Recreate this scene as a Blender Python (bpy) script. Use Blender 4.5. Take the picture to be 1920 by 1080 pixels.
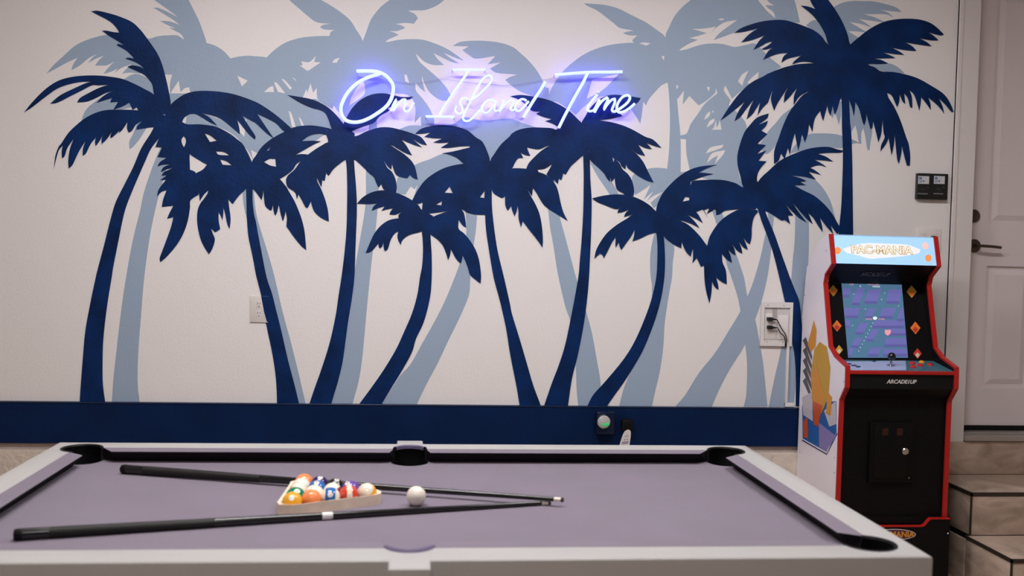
import bpy, bmesh, math, random
import numpy as np
from mathutils import Vector, Matrix, Euler
from mathutils.geometry import delaunay_2d_cdt

for o in list(bpy.data.objects): bpy.data.objects.remove(o)
S = bpy.context.scene
COL = S.collection
random.seed(4)

# ------------------------------------------------------------------ camera
F, YAW, PITCH, ROLL, HC = 1896.34, 0.10081, 0.03894, 0.02419, 1.4974
fw = Vector((math.sin(YAW)*math.cos(PITCH), math.cos(YAW)*math.cos(PITCH), -math.sin(PITCH)))
rt0 = Vector((math.cos(YAW), -math.sin(YAW), 0)); up0 = rt0.cross(fw)
rt = rt0*math.cos(ROLL)+up0*math.sin(ROLL); up = up0*math.cos(ROLL)-rt0*math.sin(ROLL)
CP = Vector((0, 0, HC))
cam = bpy.data.cameras.new('camera'); co = bpy.data.objects.new('camera', cam); COL.objects.link(co)
co.matrix_world = Matrix(((rt.x, up.x, -fw.x, 0), (rt.y, up.y, -fw.y, 0), (rt.z, up.z, -fw.z, HC), (0, 0, 0, 1)))
cam.sensor_width = 36; cam.lens = 36*F/1920; cam.clip_start = .05
cam.dof.use_dof = True; cam.dof.focus_distance = 4.6; cam.dof.aperture_fstop = 2.5
S.camera = co
# ------------------------------------------------------------------ world + exposure
w = bpy.data.worlds.new('world'); S.world = w; w.use_nodes = True
w.node_tree.nodes['Background'].inputs[0].default_value = (.9, .85, .8, 1)
w.node_tree.nodes['Background'].inputs[1].default_value = .02
S.view_settings.view_transform = 'Standard'; S.view_settings.look = 'None'; S.view_settings.gamma = 1
S.view_settings.use_curve_mapping = False
S.view_settings.exposure = 0.0
LAMP = 45.0      # ceiling panel emission
NEON = 10.5      # violet glow of the added strips behind the tubes
TUBE = .95       # pale tube front

# ------------------------------------------------------------------ helpers
def ray(x, y): return rt*((x-960)/F) - up*((y-540)/F) + fw
def onY(x, y, Y): d = ray(x, y); return CP + d*(Y/d.y)
def onX(x, y, X): d = ray(x, y); return CP + d*(X/d.x)
def onZ(x, y, Z): d = ray(x, y); return CP + d*((Z-HC)/d.z)
def onP(x, y, p0, n):
    d = ray(x, y); p0 = Vector(p0); n = Vector(n); return CP + d*((p0-CP).dot(n)/d.dot(n))
YW = 4.8

MATS = {}
def mat(name, col, rough=.5, spec=.5, metal=0, emit=None, estr=0, bump=0, bscale=60, var=0, vscale=3, coat=0, trans=0, sheen=0):
    if name in MATS: return MATS[name]
    m = bpy.data.materials.new(name); m.use_nodes = True; nt = m.node_tree; b = nt.nodes['Principled BSDF']
    b.inputs['Base Color'].default_value = (*col, 1); b.inputs['Roughness'].default_value = rough
    b.inputs['Specular IOR Level'].default_value = spec; b.inputs['Metallic'].default_value = metal
    b.inputs['Coat Weight'].default_value = coat; b.inputs['Transmission Weight'].default_value = trans
    b.inputs['Sheen Weight'].default_value = sheen
    if emit: b.inputs['Emission Color'].default_value = (*emit, 1); b.inputs['Emission Strength'].default_value = estr
    if bump or var:
        tc = nt.nodes.new('ShaderNodeTexCoord')
        if bump:
            n = nt.nodes.new('ShaderNodeTexNoise'); n.inputs['Scale'].default_value = bscale; n.inputs['Detail'].default_value = 4
            nt.links.new(tc.outputs['Object'], n.inputs['Vector'])
            bp = nt.nodes.new('ShaderNodeBump'); bp.inputs['Strength'].default_value = bump; bp.inputs['Distance'].default_value = .01
            nt.links.new(n.outputs['Fac'], bp.inputs['Height']); nt.links.new(bp.outputs['Normal'], b.inputs['Normal'])
        if var:
            n = nt.nodes.new('ShaderNodeTexNoise'); n.inputs['Scale'].default_value = vscale; n.inputs['Detail'].default_value = 6
            nt.links.new(tc.outputs['Object'], n.inputs['Vector'])
            r = nt.nodes.new('ShaderNodeValToRGB')
            r.color_ramp.elements[0].position = .3; r.color_ramp.elements[1].position = .7
            r.color_ramp.elements[0].color = (*[c*(1-var) for c in col], 1); r.color_ramp.elements[1].color = (*[min(1, c*(1+var)) for c in col], 1)
            nt.links.new(n.outputs['Fac'], r.inputs['Fac']); nt.links.new(r.outputs['Color'], b.inputs['Base Color'])
    MATS[name] = m; return m

M_wall = mat('wall_paint', (.79, .765, .768), .6, .3, bump=.12, bscale=90)
M_white = mat('trim_white', (.70, .66, .665), .4, .4)
M_light = mat('mural_pale_blue', (.31, .40, .53), .55, .3, bump=.1, bscale=90)
M_navy = mat('mural_navy', (.0012, .019, .094), .5, .16, bump=.12, bscale=70, var=.35, vscale=9)
M_band = mat('band_navy', (.001, .013, .062), .5, .14, var=.2, vscale=4)
M_conc = mat('stem_concrete', (.60, .52, .45), .85, .2, bump=.9, bscale=45, var=.08, vscale=12)
M_floor = mat('floor_concrete', (.42, .32, .245), .55, .3, bump=.1, bscale=30, var=.15, vscale=2)
M_ceil = mat('ceiling_paint', (.62, .58, .55), .7, .2)
M_room = mat('side_wall_paint', (.62, .55, .49), .7, .2)
M_rail = mat('table_white', (.435, .427, .42), .35, .35)
M_cloth = mat('table_cloth_grey', (.196, .166, .214), .95, .05, bump=.08, bscale=500, sheen=.15, var=.04, vscale=5)
M_black = mat('black_plastic', (.004, .004, .005), .45, .2)
M_cushion_shade = mat('cushion_shade_black', (.012, .010, .014), .9, .1)

def link(ob, parent=None):
    COL.objects.link(ob)
    if parent is not None:
        ob.parent = parent
        ob.matrix_parent_inverse = Matrix.Identity(4)
    return ob
def org(parent):
    v = Vector((0, 0, 0))
    while parent is not None:
        v = v + parent.location; parent = parent.parent
    return v
def obj(name, verts, faces, m, parent=None, smooth=False, bevel=0, segs=2):
    """mesh from world coordinates; origin at parent's origin (parents are never rotated)"""
    me = bpy.data.meshes.new(name); o = org(parent)
    me.from_pydata([tuple(Vector(v)-o) for v in verts], [], faces); me.update()
    bm = bmesh.new(); bm.from_mesh(me)
    if bevel:
        bmesh.ops.bevel(bm, geom=[e for e in bm.edges if len(e.link_faces) == 2 and e.calc_face_angle(0) > .5], offset=bevel, segments=segs, affect='EDGES', profile=.5)
    bmesh.ops.recalc_face_normals(bm, faces=bm.faces); bm.to_mesh(me); bm.free()
    if smooth:
        for p in me.polygons: p.use_smooth = True
        me.set_sharp_from_angle(angle=math.radians(38))
    ob = bpy.data.objects.new(name, me); me.materials.append(m)
    return link(ob, parent)
BF = [(0, 1, 3, 2), (4, 6, 7, 5), (0, 4, 5, 1), (2, 3, 7, 6), (0, 2, 6, 4), (1, 5, 7, 3)]
def boxv(x0, x1, y0, y1, z0, z1): return [(x, y, z) for x in (x0, x1) for y in (y0, y1) for z in (z0, z1)]
def box(name, x0, x1, y0, y1, z0, z1, m, parent=None, bevel=0): return obj(name, boxv(x0, x1, y0, y1, z0, z1), BF, m, parent, bevel > 0, bevel)
class MB:
    def __init__(s): s.v = []; s.f = []
    def add(s, v, f): n = len(s.v); s.v += [tuple(a) for a in v]; s.f += [tuple(i+n for i in q) for q in f]; return s
    def box(s, *a): return s.add(boxv(*a), BF)
    def cyl(s, p, axis, r0, r1, h, n=24, caps=True):
        p = Vector(p); a = Vector(axis).normalized(); t = a.orthogonal().normalized(); b = a.cross(t)
        v = []
        for k, r in ((0, r0), (h, r1)):
            for i in range(n):
                q = 2*math.pi*i/n; v.append(p+a*k+(t*math.cos(q)+b*math.sin(q))*r)
        f = [(i, (i+1) % n, n+(i+1) % n, n+i) for i in range(n)]
        if caps: f += [tuple(range(n))[::-1], tuple(range(n, 2*n))]
        return s.add(v, f)
    def build(s, name, m, parent=None, smooth=False, bevel=0): return obj(name, s.v, s.f, m, parent, smooth, bevel)
def lathe(prof, p, axis, n=32):
    p = Vector(p); a = Vector(axis).normalized(); t = a.orthogonal().normalized(); b = a.cross(t); v = []; f = []
    for (h, r) in prof:
        for i in range(n):
            q = 2*math.pi*i/n; v.append(p+a*h+(t*math.cos(q)+b*math.sin(q))*r)
    for k in range(len(prof)-1):
        for i in range(n): f.append((k*n+i, k*n+(i+1) % n, (k+1)*n+(i+1) % n, (k+1)*n+i))
    f += [tuple(range(n))[::-1], tuple(range((len(prof)-1)*n, len(prof)*n))]
    return v, f
def tube(pts, r, n=10):
    pts = [Vector(p) for p in pts]; v = []; f = []; t0 = None
    for i, p in enumerate(pts):
        d = (pts[min(i+1, len(pts)-1)]-pts[max(i-1, 0)]).normalized()
        if t0 is None: t0 = d.orthogonal().normalized()
        t0 = (t0-d*t0.dot(d)).normalized(); b = d.cross(t0)
        for k in range(n):
            q = 2*math.pi*k/n; v.append(p+(t0*math.cos(q)+b*math.sin(q))*r)
    for i in range(len(pts)-1):
        for k in range(n): f.append((i*n+k, i*n+(k+1) % n, (i+1)*n+(k+1) % n, (i+1)*n+k))
    f += [tuple(range(n))[::-1], tuple(range((len(pts)-1)*n, len(pts)*n))]
    return v, f
def winding(P, loop):
    """winding number of a loop round each point of P (vectorised)"""
    A = np.array(loop); B = np.roll(A, -1, 0); n = np.zeros(len(P), int)
    for (x0, y0), (x1, y1) in zip(A, B):
        side = (x1-x0)*(P[:, 1]-y0)-(P[:, 0]-x0)*(y1-y0)
        n += ((y0 <= P[:, 1]) & (y1 > P[:, 1]) & (side > 0)).astype(int)-((y0 > P[:, 1]) & (y1 <= P[:, 1]) & (side < 0)).astype(int)
    return n
def tess(loops):
    """constrained Delaunay triangulation; copes with outlines that cross themselves"""
    V = []; E = []
    for l in loops:
        k = len(V); m = len(l); V += [Vector((float(a[0]), float(a[1]))) for a in l]; E += [(k+i, k+(i+1) % m) for i in range(m)]
    v, e, f, *_ = delaunay_2d_cdt(V, E, [], 0, 1e-7)
    pts = [(a.x, a.y) for a in v]; P = np.array(pts); f = [tuple(t) for t in f]
    c = np.array([P[list(t)].mean(0) for t in f])
    ok = winding(c, [tuple(a) for a in loops[0]]) != 0
    for h in loops[1:]: ok &= winding(c, [tuple(a) for a in h]) == 0
    return pts, [t for t, g in zip(f, ok) if g]
def prism(loops, emb, h0, h1):
    """extrude a 2D polygon (loops[0] outer, rest holes); emb(u,v,h)->3D"""
    p, tr = tess(loops); n = len(p)
    v = [emb(a[0], a[1], h0) for a in p]+[emb(a[0], a[1], h1) for a in p]
    f = [t for t in tr]+[tuple(i+n for i in reversed(t)) for t in tr]
    cnt = {}
    for t in tr:
        for a, b in ((t[0], t[1]), (t[1], t[2]), (t[2], t[0])): cnt[(min(a, b), max(a, b))] = cnt.get((min(a, b), max(a, b)), 0)+1
    f += [(a, b, n+b, n+a) for (a, b), c in cnt.items() if c == 1]
    return v, f
def cr(pts, closed=True, corner=52, sub=4):
    """Catmull-Rom through the smooth points, sharp where the outline turns hard"""
    n = len(pts); P = [Vector((a, b)) for a, b in pts]; out = []
    def isc(i):
        a = P[i]-P[i-1]; b = P[(i+1) % n]-P[i]
        if a.length < 1e-9 or b.length < 1e-9: return True
        return math.degrees(a.angle(b)) > corner
    C = [isc(i) for i in range(n)]
    if not closed: C[0] = C[-1] = True
    for i in range(n if closed else n-1):
        p1 = P[i]; p2 = P[(i+1) % n]
        m1 = (p2-p1) if C[i] else (P[(i+1) % n]-P[i-1])*.5
        m2 = (p2-p1) if C[(i+1) % n] else (P[(i+2) % n]-p1)*.5
        L = (p2-p1).length
        for m in (m1, m2):
            if m.length > 1.3*L and m.length > 0: m *= 1.3*L/m.length
        k = sub if not (C[i] and C[(i+1) % n]) else 1
        for s in range(k):
            t = s/k; t2 = t*t; t3 = t2*t
            out.append(tuple(p1*(2*t3-3*t2+1)+m1*(t3-2*t2+t)+p2*(-2*t3+3*t2)+m2*(t3-t2)))
    if not closed: out.append(tuple(P[-1]))
    return out
def empty(name, loc, label=None, cat=None, group=None):
    e = bpy.data.objects.new(name, None); e.location = loc; e.empty_display_size = .1; COL.objects.link(e)
    tag(e, label, cat, group); return e
def tag(o, label=None, cat=None, group=None, kind=None):
    if label: o['label'] = label
    if cat: o['category'] = cat
    if group: o['group'] = group
    if kind: o['kind'] = kind
    return o
def text(name, s, size, pos, xdir, ydir, m, parent=None, depth=.0008, align='CENTER', sx=1.0, shear=0, bold=0):
    c = bpy.data.curves.new('tmp', 'FONT'); c.body = s; c.size = size; c.align_x = align; c.align_y = 'CENTER'; c.extrude = depth
    c.shear = shear; c.offset = bold; c.resolution_u = 3
    t = bpy.data.objects.new('tmp', c); COL.objects.link(t)
    dg = bpy.context.evaluated_depsgraph_get(); me = bpy.data.meshes.new_from_object(t.evaluated_get(dg))
    bpy.data.objects.remove(t); bpy.data.curves.remove(c)
    x = Vector(xdir).normalized(); y = Vector(ydir).normalized(); z = x.cross(y); o = Vector(pos)
    vs = [o+x*(q.co.x*sx)+y*q.co.y+z*q.co.z for q in me.vertices]; fs = [tuple(p.vertices) for p in me.polygons]
    bpy.data.meshes.remove(me)
    return obj(name, vs, fs, m, parent)
def flat(name, loops, emb, m, parent=None):
    p, tr = tess(loops); return obj(name, [emb(a[0], a[1]) for a in p], tr, m, parent)

# ------------------------------------------------------------------ room shell
XA, XB, YA, ZC = -3.4, 4.4, -3.2, 3.15
SILL = .62; DX0, DX1, DZ1 = 2.777, 3.60, 2.99
st = lambda o: tag(o, kind='structure')
st(box('floor', XA, XB, YA, YW+.3, -.06, 0, M_floor))
st(box('ceiling', XA, XB, YA, YW+.3, ZC, ZC+.08, M_ceil))
wb = MB()
wb.box(XA, DX0-.02, YW, YW+.16, .5, ZC).box(DX0-.02, DX1+.02, YW, YW+.16, DZ1+.02, ZC).box(DX1+.02, XB, YW, YW+.16, .5, ZC)
wall = st(wb.build('wall_back', M_wall)); tag(wall, 'off-white wall painted with a mural of navy and pale blue palm trees')
st(box('wall_left', XA-.1, XA, YA, YW+.16, 0, ZC, M_room))
st(box('wall_right', XB, XB+.1, YA, YW+.16, 0, ZC, M_room))
st(box('wall_front', XA, XB, YA-.1, YA, 0, ZC, M_room))
ob = box('stem_wall', XA, 2.60, YW-.028, YW+.16, 0, .525, M_conc, wall, bevel=.006); tag(ob, 'rough beige concrete stem wall')
box('stem_ledge', XA, 2.60, YW-.004, YW+.02, .525, .5565, mat('ledge_beige', (.42, .36, .33), .8, .2), wall)  # beige darkened to hold the shade below the trim board
tr = MB()
tr.box(XA, 1.95, YW-.020, YW, .5565, .742)
ob = st(tr.build('trim_1', M_band, bevel=.002)); box('trim_cap', XA, 1.95, YW-.0235, YW, .742, .749, mat('cap_navy', (.004, .02, .07), .22, .6), ob, .0025); tag(ob, 'glossy navy painted trim board running along the bottom of the mural')

# ------------------------------------------------------------------ mural (traced from the photograph, tiles of 480x270 px at 4x)
TILE = dict(A=(0, 0), B=(480, 0), C=(960, 0), D=(1440, 0), E=(0, 250), F=(480, 250), G=(960, 250), H=(1440, 250),
            I=(0, 520), J=(480, 520), K=(960, 520), L=(1440, 520))
def tr_pts(s):
    out = []; ox = oy = 0; buf = []
    for t in s.split():
        if t in TILE: ox, oy = TILE[t]; continue
        buf.append(float(t))
        if len(buf) == 2: out.append((ox+buf[0]/4, oy+buf[1]/4)); buf = []
    return out
paint_n = [0]
def paint(name, shapes, m, parent, base):
    """shapes: list of 'outer | hole | hole' strings -> one flat layer of paint on the wall plane"""
    V = []; T = []
    for s in shapes:
        loops = [cr(tr_pts(q)) for q in s.split('|')]
        off = base+paint_n[0]*2.5e-5; paint_n[0] += 1
        p, f = tess(loops); n = len(V)
        V += [onY(a[0], a[1], YW-off) for a in p]; T += [tuple(i+n for i in t) for t in f]
    return obj(name, V, T, m, parent)
def palm(label, trunk, fronds, m, base):
    root = paint('painted_palm', [trunk] if trunk else [fronds[0]], m, wall, base)
    tag(root, label)
    for f in (fronds if trunk else fronds[1:]): paint('frond', [f], m, root, base)
    return root
LB_, DB_ = .0004, .0030
LIGHT = [
 ('pale blue painted palm shadow behind the far navy palm', "A 1260 700 E 1240 0 1180 160 1140 260 1080 440 1050 580 1010 740 980 880 945 1080 I 915 200 890 400 870 580 850 760 838 940 1048 940 1033 800 1035 620 1045 450 1060 260 1082 0 E 1120 800 1150 640 1190 470 1240 300 1300 100 A 1400 700", [
  "A 348 552 400 490 470 425 560 345 650 300 740 272 800 262 900 258 1000 270 1110 290 1180 272 1260 265 1340 270 1420 340 1400 560 1280 560 1040 550 975 545 915 552 950 515 990 480 910 510 860 548 890 500 925 470 870 520 810 545 776 552 810 510 858 460 800 490 712 492 740 455 778 418 720 440 660 474 690 435 728 404 660 440 600 490 535 528 550 480 582 434 500 470 420 515",
  "A 1100 -40 1200 30 1270 80 1335 130 1260 90 1190 60 1150 58 1220 100 1300 150 1348 187 1270 160 1200 157 1250 185 1315 212 1265 208 1310 230 1370 272 1420 400 1550 400 1550 325 1520 230 1490 150 1450 70 1415 0 1390 -40",
  "A 1380 280 1550 322 1620 345 1680 385 1728 437 1790 424 1850 418 1925 422 B 80 431 300 480 420 560 350 735 400 745 465 750 560 880 600 980 F 500 20 200 200 -100 100 A 1850 900 1500 750 1430 690 1420 655 1385 662 1355 692 1340 605 1310 650 1275 705 1280 600 | A 1780 568 1858 605 1815 648 | B 60 690 100 655 130 645 135 690 | B 135 620 155 620 220 700 165 690 | B 190 590 215 600 270 660 255 672 | B 270 580 290 590 302 610 | B 245 830 265 850 300 960 270 950 | B 320 880 335 890 362 945 345 950",
  "A 610 905 640 830 700 772 800 700 950 580 1040 555 1140 620 1160 700 1000 800 700 860",
  "A 1040 900 1000 1000 E 970 60 972 122 1000 100 1050 40 A 1100 960 1150 900",
  "A 1390 940 1400 870 1500 850 1700 920 1850 1050 E 1900 200 1850 120 1750 10 A 1600 945"]),
 ('pale blue painted trunk just beyond the outlet cover', "E 1815 400 1825 520 1850 640 1900 800 1930 1000 J 60 100 120 300 180 560 240 800 290 955 374 955 350 850 310 680 260 480 200 260 140 0 F 90 900 40 740 0 590 E 1900 400", []),
 ('pale blue painted palm shadow behind the first letter of the neon sign', "B 860 760 F 825 280 825 420 818 560 800 680 770 850 745 1000 735 1080 J 690 350 640 650 555 955 722 955 770 780 795 620 815 420 835 200 855 0 F 870 940 895 740 912 560 920 300 B 900 760", [
  "B 230 -30 260 10 330 70 400 130 460 168 555 178 500 188 480 205 510 220 590 225 560 240 550 275 700 420 800 400 800 305 750 220 705 150 640 95 560 40 470 -10 420 -40",
  "B 800 310 830 230 860 150 910 80 960 30 1020 -10 1100 -50 1450 -30 1400 10 1350 45 1270 75 1200 78 1140 80 1190 105 1215 135 1185 178 1120 172 1045 180 1090 190 1120 210 1060 232 1000 235 1040 245 1070 262 1030 280 975 310 900 420",
  "B 800 320 980 315 1060 300 1160 293 1250 298 1340 325 1430 365 1500 410 1562 457 1500 435 1408 395 1450 430 1528 477 1460 462 1332 398 1360 440 1410 487 1330 487 1260 460 1198 400 1225 460 1290 520 1370 590 1430 660 1462 720 1440 757 1380 750 1310 700 1270 640 1243 565 1250 620 1270 692 1230 660 1197 620 1200 680 1250 740 1300 810 1335 890 1335 940 1240 945 1235 870 1190 920 1195 800 1150 720 1050 700 900 700 800 600 | B 1112 560 1130 560 1150 625 1120 610",
  "B 80 431 150 365 230 315 320 287 400 275 550 270 700 290 850 330 950 500 1000 700 900 760 880 900 720 900 620 840 585 790 575 815 540 800 465 748 455 660 428 695 410 625 385 695 372 645 350 735 335 600 300 545 200 520 60 470 | B 305 495 350 490 340 460 400 465 450 420 435 465 485 468 390 532 | B 622 288 655 275 700 262 675 302 | B 570 470 590 445 628 432 605 470 | B 700 790 720 720 810 580 818 690 790 730 | B 888 590 920 600 985 690 888 690"]),
 ('pale blue painted palm shadow below the middle of the neon sign', "F 1560 500 1575 640 1575 800 1550 920 1520 1000 1490 1080 J 1420 170 1340 330 1250 490 1160 650 1080 740 940 955 1205 955 1280 800 1360 650 1440 480 1500 360 1560 230 1600 120 1608 0 F 1630 860 1650 720 1662 560", [
  "B 1475 345 1530 315 1640 305 1760 310 1850 325 1925 352 C 60 395 120 450 180 520 225 595 245 650 275 660 C 280 750 220 740 70 690 0 645 B 1870 600 1900 580 C 40 560 B 1900 555 1800 545 1755 515 1835 468 1738 482 1795 420 1650 440 1600 415 1548 376 1595 348",
  "B 1330 950 1480 930 1560 880 1700 905 1900 890 C 100 930 200 960 C 0 1010 B 1900 1050 F 1760 200 1650 30 1550 -40 B 1500 945",
  "F 1060 340 1130 280 1200 232 1300 195 1420 150 1520 185 1570 230 1400 300 1260 380 1180 490 1212 385 1190 420 1160 398 1120 460 1060 450",
  "B 1060 975 1150 942 1240 945 1330 950 1200 1000 1100 1000"]),
 ('pale blue painted trunk crossing behind the straight navy trunk', "G 250 480 270 570 285 700 310 840 345 1060 K 400 220 440 340 475 560 480 700 485 850 497 965 640 965 665 810 640 640 600 420 560 270 480 0 G 440 930 400 780 360 630 340 480", [
  "G 585 220 640 320 700 410 740 470 800 460 770 400 700 290 640 240"]),
 ('pale blue painted palm shadow behind the last letters of the neon sign', "C 1160 560 1178 720 1185 900 1180 1080 G 1175 160 1160 300 1265 320 1265 100 1262 0 C 1250 880 1238 740 1230 600", [
  "C 540 25 600 28 700 38 800 65 900 115 1000 165 1080 220 1152 280 1200 400 1100 420 1000 340 915 322 902 300 940 266 880 265 832 250 860 238 915 230 810 210 770 180 720 140 640 80 560 42 | C 950 328 990 318 1040 325 1000 342",
  "C 280 700 320 620 370 550 430 490 520 420 620 370 720 340 820 325 915 322 1000 340 1100 400 1160 500 1155 600 1100 660 1030 740 1005 792 985 765 975 850 962 930 935 880 900 830 850 740 700 720 620 740 540 800 480 860 350 770 280 760 | C 600 600 700 575 800 555 720 640 660 690 600 720 560 740",
  "C 1152 280 1180 200 1220 120 1270 60 1340 0 1400 -40 1800 -40 1860 20 1925 95 D 100 170 C 1890 250 1750 215 1690 235 1600 270 1510 302 1560 245 1690 150 1600 165 1535 205 1495 245 1530 200 1430 215 1350 217 1400 230 1460 248 1400 268 1330 285 1395 298 1297 345 1200 420 | C 1545 148 1570 138 1595 143 1570 152",
  "C 1160 250 1260 380 1315 368 1400 340 1480 327 1580 330 1670 352 1760 335 1830 330 1920 420 D 100 500 -60 600 C 1800 620 1720 680 1650 740 1600 640 1590 680 1640 750 1610 830 1560 760 1530 660 1520 700 1450 760 1400 790 1330 720 1280 785 1290 680 1240 745 1220 640 1170 620 1120 640 | C 1695 610 1725 560 1775 528 1740 600 1728 645 | C 1765 620 1800 580 1850 540 1845 590 1780 630 | C 1215 620 1250 650 1225 680 | C 1460 650 1485 655 1475 688"]),
 ('pale blue painted palm shadow behind the small bent navy palm', "G 1080 700 1045 850 1035 960 1040 1080 K 1050 80 1040 300 960 560 850 800 803 968 1050 968 1075 850 1110 700 1135 520 1145 350 1170 170 1200 0 G 1205 980 1215 840 1150 760", [
  "C 1262 1015 1310 1000 1340 930 1390 860 1450 775 1540 700 1640 800 1740 900 1760 1000 G 1700 150 1700 300 1740 410 1600 353 1480 347 1340 300 1330 260 1308 150 1305 45 1262 40 | C 1440 900 1460 855 1488 835 1480 870 | C 1460 958 1480 910 1520 888 1510 920 | C 1495 972 1515 955 1530 900 1535 960 1550 930 1558 900 1572 972 | G 1452 150 1490 105 1588 85 1570 110 | G 1460 225 1500 150 1600 125 1580 165 1520 230 1545 165 1500 190 | C 1500 845 1505 825 1515 840",
  "G 930 300 1010 268 1080 258 1160 265 1265 290 1330 280 1250 330 1180 395 1130 455 1090 540 1060 560 1040 520 1130 440 1060 470 1010 510 1060 435 990 495 1040 385 930 460 905 440 900 330"]),
 ('pale blue painted trunk slanting away from the recessed socket box', "G 1920 700 1900 760 1865 920 1820 1080 K 1780 110 1710 260 1620 410 1520 570 1400 720 1300 880 1225 968 1500 968 1560 830 1640 680 1740 520 1830 300 1880 150 1915 0 H 15 950 30 800 45 620 0 590", []),
 ('pale blue painted trunk standing upright beside the recessed socket box', "G 1500 580 1560 760 1610 980 1645 1080 K 1700 180 1735 420 1760 600 1762 760 1755 890 1738 968 1916 968 1900 800 1880 620 1850 450 1825 320 1765 140 1740 0 G 1680 900 1620 720 1570 580", []),
 ('pale blue painted palm shadow above the arcade cabinet', "H 205 560 200 800 185 950 175 1080 L 150 250 100 530 50 750 5 970 190 970 205 800 210 500 260 250 290 0 H 300 1000 308 800 305 620", [
  "D 480 60 560 20 640 8 720 8 800 12 880 30 960 55 1006 92 940 85 845 75 900 95 942 132 880 107 720 107 800 130 890 172 810 160 680 142 730 170 780 208 700 180 610 165 680 205 745 245 660 235 600 235 660 270 690 290 610 330 560 200",
  "D -20 -30 190 -30 215 60 240 170 150 165 60 150 40 90 0 60 -20 40 45 40 0 10",
  "D 285 190 330 155 380 150 430 250 455 335 400 275",
  "D 750 482 900 475 960 495 1000 525 1025 550 940 545 850 530",
  "D -10 1000 60 920 110 860 190 800 150 900 100 1000 H 50 100 0 150 G 1900 150 1850 100",
  "D 600 700 720 760 780 960 770 1060 H 760 130 745 120 730 30 D 715 960 700 1000 H 700 80 680 60 D 670 1000 655 940 630 980 620 1000",
  "D 440 760 550 760 545 880 530 935 515 880 500 830 485 888 465 850",
  "H 170 150 200 90 300 10 400 0 500 5 560 20 620 40 705 80 650 75 560 110 460 103 380 103 280 122",
  "H 160 315 240 310 330 335 400 395 450 470 480 540 500 620 520 690 420 530 270 430 190 393 290 360"]),
]
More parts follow.
